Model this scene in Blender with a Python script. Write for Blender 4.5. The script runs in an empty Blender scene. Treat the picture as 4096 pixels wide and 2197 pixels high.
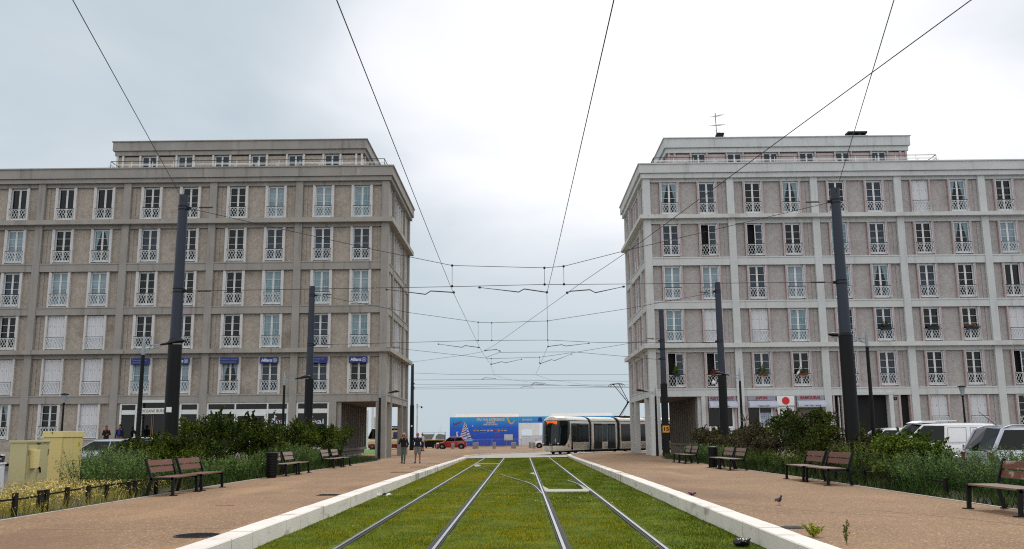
import bpy, math, random
import numpy as np
from mathutils import Vector, Matrix

S = bpy.context.scene
COL = S.collection
R = math.radians
PI = math.pi

# ---------------------------------------------------------------- camera
cd = bpy.data.cameras.new("camera")
cam = bpy.data.objects.new("camera", cd)
COL.objects.link(cam)
cd.lens = 31.805
cd.sensor_width = 36.0
cd.clip_start = 0.1
cd.clip_end = 6000
_r = Vector((0.99991395, 0.01032221, -0.00809586))
_u = Vector((0.00978341, -0.17563587, 0.98440659)) * 1.0
_f = Vector((-0.00873933, 0.98440108, 0.17572174))
_u = _r.cross(_f).normalized()
cam.matrix_world = Matrix(((_r.x, _u.x, -_f.x, 0), (_r.y, _u.y, -_f.y, 0), (_r.z, _u.z, -_f.z, 1.61), (0, 0, 0, 1)))
S.camera = cam

# ---------------------------------------------------------------- light
SUN_EL, SUN_AZ = R(48), R(18)      # azimuth from +Y towards +X
sd = bpy.data.lights.new("sun", 'SUN')
sd.energy = 1.9
sd.angle = R(18)
sd.color = (1.0, 0.955, 0.89)
sun = bpy.data.objects.new("sun", sd)
COL.objects.link(sun)
sdir = Vector((math.sin(SUN_AZ) * math.cos(SUN_EL), math.cos(SUN_AZ) * math.cos(SUN_EL), math.sin(SUN_EL)))
sun.rotation_euler = sdir.to_track_quat('Z', 'Y').to_euler()
sun.location = (0, 0, 60)

def world():
    w = bpy.data.worlds.new("World")
    S.world = w
    w.use_nodes = True
    nt = w.node_tree
    N, L = nt.nodes, nt.links
    N.clear()
    out = N.new('ShaderNodeOutputWorld')
    bg = N.new('ShaderNodeBackground')
    bg.inputs['Strength'].default_value = 0.1
    sky = N.new('ShaderNodeTexSky')
    sky.sky_type = 'NISHITA'
    sky.sun_disc = False
    sky.sun_elevation = SUN_EL
    sky.sun_rotation = SUN_AZ
    tc = N.new('ShaderNodeTexCoord')
    sep = N.new('ShaderNodeSeparateXYZ')
    L.new(tc.outputs['Generated'], sep.inputs[0])

    def math_(op, a, b=None, clamp=False):
        n = N.new('ShaderNodeMath')
        n.operation = op
        n.use_clamp = clamp
        for i, v in enumerate((a, b)):
            if v is None:
                continue
            if isinstance(v, (int, float)):
                n.inputs[i].default_value = v
            else:
                L.new(v, n.inputs[i])
        return n.outputs[0]
    # cloud sheet seen in perspective: direction divided by height
    h = math_('ADD', math_('MAXIMUM', sep.outputs[2], 0.0), 0.16)
    cx = math_('DIVIDE', sep.outputs[0], h)
    cy = math_('DIVIDE', sep.outputs[1], h)
    comb = N.new('ShaderNodeCombineXYZ')
    L.new(cx, comb.inputs[0]); L.new(cy, comb.inputs[1])
    nz = N.new('ShaderNodeTexNoise')
    nz.inputs['Scale'].default_value = 1.15
    nz.inputs['Detail'].default_value = 6
    nz.inputs['Roughness'].default_value = 0.48
    nz.inputs['Distortion'].default_value = 0.35
    L.new(comb.outputs[0], nz.inputs['Vector'])
    nz2 = N.new('ShaderNodeTexNoise')
    nz2.inputs['Scale'].default_value = 0.42
    nz2.inputs['Detail'].default_value = 3
    L.new(comb.outputs[0], nz2.inputs['Vector'])

    def lobe(d, c0, c1):
        vn = N.new('ShaderNodeVectorMath'); vn.operation = 'DOT_PRODUCT'
        L.new(tc.outputs['Generated'], vn.inputs[0])
        vn.inputs[1].default_value = Vector(d).normalized()
        mr = N.new('ShaderNodeMapRange')
        mr.interpolation_type = 'SMOOTHSTEP'
        mr.inputs['From Min'].default_value = math.cos(R(c1))
        mr.inputs['From Max'].default_value = math.cos(R(c0))
        L.new(vn.outputs['Value'], mr.inputs['Value'])
        return mr.outputs[0]
    glow = lobe((0.22, 1.0, 0.46), 4, 30)          # thin cloud in front of the sun
    base = math_('MULTIPLY', glow, 0.66)
    n1 = math_('MULTIPLY', math_('SUBTRACT', nz.outputs[0], 0.5), 1.45)
    n2 = math_('MULTIPLY', math_('SUBTRACT', nz2.outputs[0], 0.5), 1.7)
    t = math_('ADD', math_('ADD', base, 0.31), math_('ADD', n1, n2))
    # calmer and greyer near the horizon
    mr = N.new('ShaderNodeMapRange'); mr.interpolation_type = 'SMOOTHSTEP'
    mr.inputs['From Min'].default_value = 0.02
    mr.inputs['From Max'].default_value = 0.34
    L.new(sep.outputs[2], mr.inputs['Value'])
    t = math_('MULTIPLY', t, mr.outputs[0], True)
    ramp = N.new('ShaderNodeValToRGB')
    e = ramp.color_ramp.elements
    e[0].position = 0.0; e[0].color = (0.455, 0.535, 0.595, 1)
    e[1].position = 1.0; e[1].color = (1.0, 1.0, 1.0, 1)
    for p, c in ((0.22, (0.53, 0.595, 0.645, 1)), (0.45, (0.63, 0.675, 0.725, 1)), (0.68, (0.80, 0.82, 0.86, 1))):
        x = e.new(p); x.color = c
    L.new(t, ramp.inputs['Fac'])
    sc = N.new('ShaderNodeMix'); sc.data_type = 'RGBA'; sc.blend_type = 'MULTIPLY'
    sc.inputs[0].default_value = 1.0
    # unseen sky behind the viewer, made brighter and neutral to light the facades
    bk = N.new('ShaderNodeMapRange'); bk.interpolation_type = 'SMOOTHSTEP'
    bk.inputs['From Min'].default_value = 0.35; bk.inputs['From Max'].default_value = -0.35
    L.new(sep.outputs[1], bk.inputs['Value'])
    bm_ = N.new('ShaderNodeMix'); bm_.data_type = 'RGBA'
    L.new(bk.outputs[0], bm_.inputs[0]); L.new(ramp.outputs[0], bm_.inputs[6]); bm_.inputs[7].default_value = (1.0, 1.0, 0.99, 1)
    L.new(bm_.outputs[2], sc.inputs[6])
    sc.inputs[7].default_value = (10, 10, 10, 1)
    mix = N.new('ShaderNodeMix'); mix.data_type = 'RGBA'
    mix.inputs[0].default_value = 0.955            # cloud cover
    L.new(sky.outputs[0], mix.inputs[6])
    L.new(sc.outputs[2], mix.inputs[7])
    L.new(mix.outputs[2], bg.inputs['Color'])
    L.new(bg.outputs[0], out.inputs['Surface'])
world()
S.view_settings.view_transform = 'Standard'
S.view_settings.look = 'None'
S.view_settings.exposure = 0.2
S.view_settings.gamma = 1.0
S.cycles.max_bounces = 6
S.cycles.transparent_max_bounces = 8
S.cycles.use_denoising = False
S.cycles.use_adaptive_sampling = False
S.cycles.sample_clamp_indirect = 4
S.cycles.filter_width = 1.15

# ---------------------------------------------------------------- helpers
def lin(c):
    return tuple((x / 12.92 if x <= .04045 else ((x + .055) / 1.055) ** 2.4) for x in c)

def hx(s):
    return lin(tuple(int(s[i:i + 2], 16) / 255 for i in (0, 2, 4)))

def mat(name, c, rough=.7, var=.12, scale=3.0, bump=0.0, bscale=None, metal=0, spec=.5, coat=0, c2=None,
        stretch=None, detail=5, attr=None, stains=None, speck=None, emit=0, trans=0):
    """principled material with noise-driven variation of its own colour"""
    m = bpy.data.materials.new(name)
    m.use_nodes = True
    nt = m.node_tree
    N, L = nt.nodes, nt.links
    p = N['Principled BSDF']
    if isinstance(c, str): c = hx(c)
    if c2 is None: c2 = tuple(x * (1 - var) for x in c); c1 = tuple(min(1, x * (1 + var)) for x in c)
    else:
        if isinstance(c2, str): c2 = hx(c2)
        c1 = c
    p.inputs['Roughness'].default_value = rough
    p.inputs['Metallic'].default_value = metal
    p.inputs['Specular IOR Level'].default_value = spec
    if coat:
        p.inputs['Coat Weight'].default_value = coat
        p.inputs['Coat Roughness'].default_value = .06
    tc = N.new('ShaderNodeTexCoord')
    vec = tc.outputs['Object']
    if stretch:
        mp = N.new('ShaderNodeMapping'); mp.inputs['Scale'].default_value = stretch
        L.new(vec, mp.inputs[0]); vs = mp.outputs[0]
    else: vs = vec
    nz = N.new('ShaderNodeTexNoise')
    nz.inputs['Scale'].default_value = scale
    nz.inputs['Detail'].default_value = detail
    L.new(vs, nz.inputs['Vector'])
    rp = N.new('ShaderNodeValToRGB')
    rp.color_ramp.elements[0].position = .32; rp.color_ramp.elements[0].color = (*c2, 1)
    rp.color_ramp.elements[1].position = .68; rp.color_ramp.elements[1].color = (*c1, 1)
    L.new(nz.outputs[0], rp.inputs[0])
    col = rp.outputs[0]
    def mixc(a, b, fac, mode='MIX'):
        mx = N.new('ShaderNodeMix'); mx.data_type = 'RGBA'; mx.blend_type = mode
        for i, v in ((0, fac), (6, a), (7, b)):
            if isinstance(v, tuple): mx.inputs[i].default_value = (*v, 1)
            elif isinstance(v, (int, float)): mx.inputs[i].default_value = v
            else: L.new(v, mx.inputs[i])
        return mx.outputs[2]
    if speck:       # (colour, scale, threshold, strength) small spots
        for sp in speck:
            n3 = N.new('ShaderNodeTexNoise'); n3.inputs['Scale'].default_value = sp[1]; n3.inputs['Detail'].default_value = 2
            L.new(vec, n3.inputs['Vector'])
            mr = N.new('ShaderNodeMapRange'); mr.inputs['From Min'].default_value = sp[2]; mr.inputs['From Max'].default_value = sp[2] + .08
            mr.inputs['To Max'].default_value = sp[3]
            L.new(n3.outputs[0], mr.inputs['Value'])
            col = mixc(col, hx(sp[0]) if isinstance(sp[0], str) else sp[0], mr.outputs[0])
    if stains:      # (colour, mapping scale, threshold, strength) streaks with a shape of their own
        for st in stains:
            mp = N.new('ShaderNodeMapping'); mp.inputs['Scale'].default_value = st[1]
            L.new(vec, mp.inputs[0])
            n3 = N.new('ShaderNodeTexNoise'); n3.inputs['Scale'].default_value = 1; n3.inputs['Detail'].default_value = 4
            L.new(mp.outputs[0], n3.inputs['Vector'])
            mr = N.new('ShaderNodeMapRange'); mr.inputs['From Min'].default_value = st[2]; mr.inputs['From Max'].default_value = st[2] + .13
            mr.inputs['To Max'].default_value = st[3]
            L.new(n3.outputs[0], mr.inputs['Value'])
            col = mixc(col, hx(st[0]) if isinstance(st[0], str) else st[0], mr.outputs[0])
    if attr:
        at = N.new('ShaderNodeAttribute'); at.attribute_name = attr
        col = mixc(col, at.outputs['Color'], 1.0, 'MULTIPLY')
    L.new(col, p.inputs['Base Color'])
    if emit:
        L.new(col, p.inputs['Emission Color']); p.inputs['Emission Strength'].default_value = emit
    if trans: p.inputs['Transmission Weight'].default_value = trans
    if bump:
        bp = N.new('ShaderNodeBump'); bp.inputs['Strength'].default_value = bump; bp.inputs['Distance'].default_value = .02
        n2 = N.new('ShaderNodeTexNoise'); n2.inputs['Scale'].default_value = bscale or scale * 4; n2.inputs['Detail'].default_value = 4
        L.new(vec, n2.inputs['Vector'])
        L.new(n2.outputs[0], bp.inputs['Height'])
        L.new(bp.outputs[0], p.inputs['Normal'])
    return m

def props(o, label=None, cat=None, group=None, kind=None):
    if label: o['label'] = label
    if cat: o['category'] = cat
    if group: o['group'] = group
    if kind: o['kind'] = kind
    return o

def thing(name, label, cat, loc=(0, 0, 0), rz=0.0, group=None):
    o = bpy.data.objects.new(name, None)
    COL.objects.link(o)
    o.empty_display_size = .2
    o.location = loc
    o.rotation_euler = (0, 0, rz)
    return props(o, label, cat, group)

class MB:
    def __init__(s):
        s.v, s.f, s.m, s.T = [], [], [], None
    def add(s, vs, fs, m=0):
        b = len(s.v)
        if s.T is not None: vs = [tuple(s.T @ Vector(p)) for p in vs]
        s.v += [tuple(p) for p in vs]
        s.f += [tuple(i + b for i in f) for f in fs]
        s.m += [m] * len(fs)
        return s
    def box(s, x0, x1, y0, y1, z0, z1, m=0):
        if x0 > x1: x0, x1 = x1, x0
        if y0 > y1: y0, y1 = y1, y0
        if z0 > z1: z0, z1 = z1, z0
        return s.add([(x0, y0, z0), (x1, y0, z0), (x1, y1, z0), (x0, y1, z0), (x0, y0, z1), (x1, y0, z1), (x1, y1, z1), (x0, y1, z1)],
                     [(0, 3, 2, 1), (4, 5, 6, 7), (0, 1, 5, 4), (1, 2, 6, 5), (2, 3, 7, 6), (3, 0, 4, 7)], m)
    def bar(s, p, q, w, h=None, m=0, up=(0, 0, 1)):
        """rectangular bar between two points"""
        h = h or w
        p, q = Vector(p), Vector(q); d = (q - p).normalized(); up = Vector(up)
        if abs(d.dot(up)) > .98: up = Vector((0, 1, 0))
        a = d.cross(up).normalized() * w / 2; b = a.cross(d).normalized() * h / 2
        vs = [p - a - b, p + a - b, p + a + b, p - a + b, q - a - b, q + a - b, q + a + b, q - a + b]
        return s.add(vs, [(0, 1, 2, 3), (7, 6, 5, 4), (4, 5, 1, 0), (5, 6, 2, 1), (6, 7, 3, 2), (7, 4, 0, 3)], m)
    def cyl(s, p, q, r0, r1=None, n=12, m=0, caps=True):
        r1 = r0 if r1 is None else r1
        p, q = Vector(p), Vector(q); d = (q - p).normalized()
        a = d.orthogonal().normalized(); b = d.cross(a)
        vs = [p + (a * math.cos(2 * PI * i / n) + b * math.sin(2 * PI * i / n)) * r0 for i in range(n)]
        vs += [q + (a * math.cos(2 * PI * i / n) + b * math.sin(2 * PI * i / n)) * r1 for i in range(n)]
        fs = [(i, (i + 1) % n, n + (i + 1) % n, n + i) for i in range(n)]
        if caps: fs += [tuple(range(n - 1, -1, -1)), tuple(range(n, 2 * n))]
        return s.add(vs, fs, m)
    def tube(s, pts, r, n=6, m=0):
        pts = [Vector(p) for p in pts]; vs = []; k = len(pts)
        rr = r if isinstance(r, (list, tuple)) else [r] * k
        a = None
        for i, p in enumerate(pts):
            d = (pts[min(i + 1, k - 1)] - pts[max(i - 1, 0)]).normalized()
            if a is None: a = d.orthogonal().normalized()
            a = (a - d * a.dot(d)).normalized(); b = d.cross(a)
            vs += [p + (a * math.cos(2 * PI * j / n) + b * math.sin(2 * PI * j / n)) * rr[i] for j in range(n)]
        fs = [(i * n + j, i * n + (j + 1) % n, (i + 1) * n + (j + 1) % n, (i + 1) * n + j) for i in range(k - 1) for j in range(n)]
        fs += [tuple(range(n - 1, -1, -1)), tuple(range((k - 1) * n, k * n))]
        return s.add(vs, fs, m)
    def lathe(s, prof, n=16, c=(0, 0, 0), m=0, sx=1, sy=1):
        vs = [(c[0] + r * sx * math.cos(2 * PI * i / n), c[1] + r * sy * math.sin(2 * PI * i / n), c[2] + z) for r, z in prof for i in range(n)]
        fs = [(k * n + i, k * n + (i + 1) % n, (k + 1) * n + (i + 1) % n, (k + 1) * n + i) for k in range(len(prof) - 1) for i in range(n)]
        fs += [tuple(range(n - 1, -1, -1)), tuple(range((len(prof) - 1) * n, len(prof) * n))]
        return s.add(vs, fs, m)
    def loft(s, secs, m=0, closed=False, cap=True):
        n = len(secs[0]); vs = [p for q in secs for p in q]
        r = n if closed else n - 1
        fs = [(k * n + i, k * n + (i + 1) % n, (k + 1) * n + (i + 1) % n, (k + 1) * n + i) for k in range(len(secs) - 1) for i in range(r)]
        if cap: fs += [tuple(range(n - 1, -1, -1)), tuple(range((len(secs) - 1) * n, len(secs) * n))]
        return s.add(vs, fs, m)
    def prism(s, poly, a, b, axis='y', m=0):
        """2D polygon pushed from a to b along an axis"""
        f = {'y': lambda u, v, w: (u, w, v), 'x': lambda u, v, w: (w, u, v), 'z': lambda u, v, w: (u, v, w)}[axis]
        n = len(poly)
        vs = [f(u, v, a) for u, v in poly] + [f(u, v, b) for u, v in poly]
        fs = [(i, (i + 1) % n, n + (i + 1) % n, n + i) for i in range(n)] + [tuple(range(n - 1, -1, -1)), tuple(range(n, 2 * n))]
        return s.add(vs, fs, m)
    def ell(s, c, r, n=12, k=8, m=0):
        pr = [(max(1e-4, math.sin(PI * i / k)), -math.cos(PI * i / k)) for i in range(k + 1)]
        b = MB(); b.lathe(pr, n)
        return s.add([(c[0] + x * r[0], c[1] + y * r[1], c[2] + z * r[2]) for x, y, z in b.v], b.f, m)
    def mesh(s, name, mats):
        me = bpy.data.meshes.new(name)
        me.from_pydata(s.v, [], s.f)
        for mm in (mats if isinstance(mats, (list, tuple)) else [mats]): me.materials.append(mm)
        if any(s.m): me.polygons.foreach_set('material_index', s.m)
        me.validate(); me.update()
        import bmesh
        bm = bmesh.new(); bm.from_mesh(me)
        bmesh.ops.recalc_face_normals(bm, faces=bm.faces); bm.to_mesh(me); bm.free()
        return me
    def build(s, name, mats, parent=None, smooth=False, bevel=0, loc=None, angle=35):
        me = s.mesh(name, mats)
        return link(name, me, parent, smooth, bevel, loc, angle)

def link(name, me, parent=None, smooth=False, bevel=0, loc=None, angle=35):
    o = bpy.data.objects.new(name, me)
    COL.objects.link(o)
    if parent: o.parent = parent
    if loc: o.location = loc
    if smooth:
        me.polygons.foreach_set('use_smooth', [True] * len(me.polygons))
        try: me.set_sharp_from_angle(angle=R(angle))
        except Exception: pass
    if bevel:
        b = o.modifiers.new('bevel', 'BEVEL'); b.width = bevel; b.segments = 2; b.limit_method = 'ANGLE'
    return o

def copy_tree(o, parent=None):
    c = o.copy(); COL.objects.link(c)
    if parent: c.parent = parent
    for ch in o.children: copy_tree(ch, c)
    return c

def structure(name, mb, m, smooth=False):
    return props(mb.build(name, m, None, smooth), kind='structure')

_txt = []
def text(s, m, parent, loc, size=.3, width=None, rot=(R(90), 0, 0), name='lettering', ex=.006, bold=0, italic=0, align='CENTER'):
    cu = bpy.data.curves.new(name, 'FONT')
    cu.body = s; cu.size = size; cu.extrude = ex; cu.align_x = align; cu.align_y = 'CENTER'
    cu.offset = bold; cu.shear = italic; cu.resolution_u = 3
    t = bpy.data.objects.new('tmp_text', cu); COL.objects.link(t)
    dg = bpy.context.evaluated_depsgraph_get()
    me = bpy.data.meshes.new_from_object(t.evaluated_get(dg))
    bpy.data.objects.remove(t)
    if width:
        xs = [v.co.x for v in me.vertices]; w0 = max(xs) - min(xs); k = width / w0
        for v in me.vertices: v.co.x *= k
    me.materials.clear(); me.materials.append(m)
    o = bpy.data.objects.new(name, me); COL.objects.link(o)
    o.parent = parent; o.location = loc; o.rotation_euler = rot
    return o

def cloud_mesh(name, V, F, C, m, parent=None, loc=None):
    """fast mesh from numpy arrays with a colour per vertex"""
    me = bpy.data.meshes.new(name)
    n, k = F.shape
    me.vertices.add(len(V)); me.vertices.foreach_set('co', V.astype(np.float32).ravel())
    me.loops.add(n * k); me.loops.foreach_set('vertex_index', F.astype(np.int32).ravel())
    me.polygons.add(n); me.polygons.foreach_set('loop_start', np.arange(0, n * k, k, dtype=np.int32))
    me.polygons.foreach_set('loop_total', np.full(n, k, dtype=np.int32))
    me.update()
    if C is not None:
        a = me.color_attributes.new('Col', 'FLOAT_COLOR', 'POINT')
        c4 = np.ones((len(V), 4), np.float32); c4[:, :3] = C
        a.data.foreach_set('color', c4.ravel())
    me.materials.append(m)
    o = bpy.data.objects.new(name, me); COL.objects.link(o)
    if parent: o.parent = parent
    if loc: o.location = loc
    return o

# ---------------------------------------------------------------- materials
M = {}
M['conc_l'] = mat('grey_concrete', '93908c', .9, .09, .7, bump=.15, bscale=25, stains=[('6a6661', (2.6, 2.6, .22), .57, .5), ('b3aea8', (1.1, 1.1, .5), .6, .4)], speck=[('57524c', 9, .70, .5)])
M['ledge_l'] = mat('stained_ledge', '9b9791', .9, .08, 1.2, bump=.15, bscale=25, stains=[('4a4640', (3.2, 3.2, .8), .62, .75), ('76716a', (.7, .7, .3), .55, .5)])
M['trim_l'] = mat('pale_trim', 'c6c4c3', .8, .05, 2)
M['rough_l'] = mat('roughcast_grey', 'a8a097', .95, .16, 4, bump=.6, bscale=40, c2='958c82', speck=[('cdc6bc', 26, .57, .6), ('57504a', 24, .61, .6)], stains=[('6f665d', (.5, .5, .35), .56, .5)])
M['conc_r'] = mat('whitish_concrete', 'c2c6c7', .88, .06, .7, bump=.12, bscale=25, stains=[('989a98', (2.6, 2.6, .2), .57, .4)])
M['ledge_r'] = mat('stained_white_ledge', 'c6c9c8', .88, .06, 1.2, bump=.12, bscale=25, stains=[('4e4c49', (2.4, 2.4, .9), .635, .8), ('a5a49e', (.8, .8, .3), .56, .5)])
M['trim_r'] = mat('pink_trim', 'b3a3a3', .85, .08, 2.5, stains=[('8d7a78', (2, 2, .3), .58, .4)])
M['rough_r'] = mat('roughcast_pinkish', 'aca8a7', .95, .16, 4, bump=.5, bscale=40, c2='9b9796', speck=[('d2cccb', 26, .57, .55), ('68605e', 24, .61, .5)], stains=[('857b76', (.5, .5, .35), .58, .45)])
M['conc_dark'] = mat('dark_grey_passage_plaster', '746f6a', .9, .1, 2)  # plain dark grey for the passage walls and ceilings
M['roof'] = mat('roof_gravel', '77736e', .95, .15, 8)
M['white'] = mat('white_paint', 'e3e6ea', .55, .04, 2)
M['white_l'] = mat('white_frame', 'd3d8d9', .5, .04, 2)
M['shutter'] = mat('white_shutter', 'cbced4', .6, .05, 2, stains=[('b3a9a6', (5, 5, .5), .6, .35)])
M['glass'] = mat('window_glass', '06090b', .07, .5, .6, c2='0c1316', spec=.28)
M['glass_b'] = mat('bluish_window_glass', '30465a', .08, .4, .8, c2='101c28', spec=.35)
M['curtain'] = mat('curtained_glass', '86a3ab', .12, .3, 2.2, c2='5b7683', stretch=(6, 6, .4), spec=.4)
M['curtain2'] = mat('half_curtained_glass', '42586a', .12, .3, .5, c2='8ea4ad', stretch=(.7, .7, 1.6), spec=.4)
M['black'] = mat('black_metal', '060708', .5, .2, 5, spec=.25)
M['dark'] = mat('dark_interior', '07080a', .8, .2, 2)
M['rail_dark'] = mat('dark_handrail', '1b1a1c', .5, .1, 4)
M['lattice'] = mat('white_lattice', 'e2e6e8', .5, .04, 4)
M['slot'] = mat('rusty_slot', '5a4640', .8, .2, 5)
M['blue_sign'] = mat('blue_sign', '12236e', .5, .06, 3)
M['sign_txt'] = mat('white_lettering', 'c9d3e6', .6, .02, 3)
M['sign_txt2'] = mat('pale_blue_lettering', '7e90bd', .6, .02, 3)
M['red_txt'] = mat('dark_red_lettering', '8d1a26', .6, .05, 3)
M['grey_sign'] = mat('grey_fascia', '8b8f9c', .6, .05, 3)
M['red'] = mat('red_disc', 'c8191c', .5, .05, 3)
M['awning'] = mat('white_awning', 'b3b8c8', .75, .06, 3)
M['gold_txt'] = mat('brass_lettering', '8d6638', .5, .1, 3)
M['mast_lo'] = mat('mast_black', '06090e', .5, .15, 2.0, spec=.25)
M['mast_hi'] = mat('mast_slate', '2a3140', .42, .14, 1.2, stretch=(1, 1, .3), spec=.3)
M['galv'] = mat('galvanised_steel', '8f9599', .45, .1, 8, metal=.6)
M['grey_paint'] = mat('grey_bracket', '8f9aa3', .45, .06, 4)
M['wire'] = mat('wire_dark', '1a1a1d', .5, .1, 2, metal=.3)
M['insul'] = mat('insulator', '3a3532', .4, .1, 4)
M['kerb'] = mat('white_stone', 'dfd8d1', .85, .06, 1.1, bump=.25, bscale=30, stains=[('8f877b', (2.2, 1.1, 5), .58, .55), ('6f6a60', (7, 7, 7), .66, .6)])
M['kerb_old'] = mat('weathered_white_stone', 'd8d1c9', .85, .06, 1.5, bump=.2, bscale=30, stains=[('46443c', (2.6, 2.6, .6), .52, .8)])
M['rail_steel'] = mat('polished_rail', '9ea1a4', .38, .1, 20, metal=.9)
M['rubber'] = mat('rail_rubber', '15140f', .8, .2, 8, speck=[('6d6a60', 30, .66, .7)])
M['wood'] = mat('reddish_bench_wood', '7c4a3b', .7, .2, 4, stretch=(8, .6, 8), c2='553830', stains=[('8d7a72', (3, .5, 3), .6, .5)])
M['wood_grey'] = mat('weathered_bench_wood', '857063', .75, .2, 4, stretch=(8, .6, 8), c2='6a574d')
M['wood_pale'] = mat('pinkish_grey_bench_wood', '8f7d77', .75, .15, 4, stretch=(8, .6, 8), c2='75635d')
M['wood_peel'] = mat('peeling_bench_wood', '6f3e2a', .7, .2, 4, stretch=(8, .6, 8), c2='5c3324', stains=[('a39684', (4, 2.5, 10), .52, .95)])
M['frame_blk'] = mat('bench_steel', '090d12', .5, .15, 5, spec=.25)
M['cab1'] = mat('khaki_cabinet', 'b3ac82', .55, .03, 1)
M['cab2'] = mat('cream_cabinet', 'cfbd7c', .55, .03, 1)
M['cab_lid'] = mat('cream_cabinet_lid', 'd6c68a', .55, .03, 1)
M['cab_white'] = mat('white_cabinet', 'c9cbd0', .5, .03, 1)
M['tyre'] = mat('tyre_rubber', '0d0d0e', .85, .2, 10)
M['rim'] = mat('wheel_alloy', '9fa4a8', .35, .1, 5, metal=.6)
M['headlamp'] = mat('headlamp_glass', 'd5dbe0', .1, .05, 10, spec=.8, coat=1)
M['taillamp'] = mat('tail_lamp', '7d0a0c', .15, .1, 10, coat=1)
M['chrome'] = mat('chrome_trim', 'c8ccd0', .15, .05, 5, metal=1)
M['carglass'] = mat('car_glass', '05080a', .04, .3, 1, spec=.3, c2='0b1113')
M['plate'] = mat('number_plate', 'c9c9c2', .5, .03, 5)
M['skin'] = mat('skin', 'a9725c', .6, .08, 6)
M['skin_red'] = mat('sunburnt_skin', '9c5244', .6, .08, 6)
def tent_mat():
    m = bpy.data.materials.new('tent_cloth'); m.use_nodes = True; N, L = m.node_tree.nodes, m.node_tree.links
    p = N['Principled BSDF']; p.inputs['Base Color'].default_value = (.9, .9, .92, 1); p.inputs['Roughness'].default_value = .7
    t = N.new('ShaderNodeBsdfTranslucent'); t.inputs[0].default_value = (.95, .95, .95, 1)
    x = N.new('ShaderNodeMixShader'); x.inputs[0].default_value = .55
    L.new(p.outputs[0], x.inputs[1]); L.new(t.outputs[0], x.inputs[2]); L.new(x.outputs[0], N['Material Output'].inputs[0])
    return m
M['tent'] = tent_mat()
M['sea'] = mat('sea_water', '6f8792', .25, .1, .05)
print('base done')
# ---------------------------------------------------------------- ground
def zp(y):          # level of the ochre paving: a little above the rails near, almost flush far
    return .22 if y < 30 else max(.1, .22 - (y - 30) * .12 / 32)

M['asphalt'] = mat('asphalt', '55555a', .9, .12, .8, bump=.2, bscale=60, speck=[('83838a', 60, .62, .4)])
M['ochre'] = mat('ochre_aggregate_paving', '8f6f50', .92, .1, .35, bump=.45, bscale=45, c2='795d43',
                 speck=[('d2b08c', 34, .60, .85), ('41302a', 30, .60, .8), ('a5866f', 11, .58, .4)], stains=[('6e513d', (.35, .14, 1), .56, .6), ('ad8866', (.6, .13, 1), .58, .5), ('4f4038', (1.9, 1.9, 1), .70, .55)])
M['slab'] = mat('track_concrete', 'a8a39b', .88, .08, .6, bump=.15, bscale=30, stains=[('8d877e', (.4, .4, 1), .55, .5)])
M['soil'] = mat('bed_soil', '2f2a1e', .95, .25, 3, bump=.5, bscale=20)
M['edge'] = mat('pale_edging', 'aba8a0', .85, .1, 3, speck=[('6e675c', 6, .60, .6)])
M['turf'] = mat('turf_base', '5a6a10', .95, .3, 1.4, bump=.6, bscale=30, c2='34490b', spec=.1, speck=[('6c6a16', 1.6, .55, .5), ('22330a', 7, .60, .7), ('8a7c24', 18, .60, .5)])
M['lawn'] = mat('far_lawn', '4c7a1e', .95, .2, 2, bump=.4, bscale=30)

b = MB(); b.add([(-3000, -200, -.05), (3000, -200, -.05), (3000, 168, -.05), (-3000, 168, -.05)], [(0, 1, 2, 3)])
structure('ground', b, M['asphalt'])
b = MB(); b.add([(-4500, 165, -3.2), (4500, 165, -3.2), (4500, 5200, -3.2), (-4500, 5200, -3.2)], [(0, 1, 2, 3)])
structure('sea', b, M['sea'])

def strip(xa, xb, ys, dz=0.0, zf=zp):
    b = MB(); v = []; f = []
    for y in ys: v += [(xa, y, zf(y) + dz), (xb, y, zf(y) + dz)]
    for i in range(len(ys) - 1): f.append((2 * i, 2 * i + 1, 2 * i + 3, 2 * i + 2))
    # outer skirts down to the ground
    n = len(v)
    for y in ys: v += [(xa, y, -.06), (xb, y, -.06)]
    for i in range(len(ys) - 1):
        f.append((2 * i, 2 * i + 2, n + 2 * i + 2, n + 2 * i)); f.append((2 * i + 1, n + 2 * i + 1, n + 2 * i + 3, 2 * i + 3))
    b.add(v, f); return b
YS = [4 + 2 * i for i in range(0, 31)] + [66.0]
structure('left_pavement', strip(-9.2, -4.34, [y for y in YS if y < 60.5]), M['ochre'])
structure('right_pavement', strip(3.8, 9.02, [y for y in YS if y < 60.5]), M['ochre'])

# curved tram way : both tracks swing right round one centre
CX, CY = 26.3, 70.5
def arc(r, a0, a1, n, z=0.0):
    return [(CX - r * math.cos(R(a)), CY + r * math.sin(R(a)), z) for a in [a0 + (a1 - a0) * i / n for i in range(n + 1)]]
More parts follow.
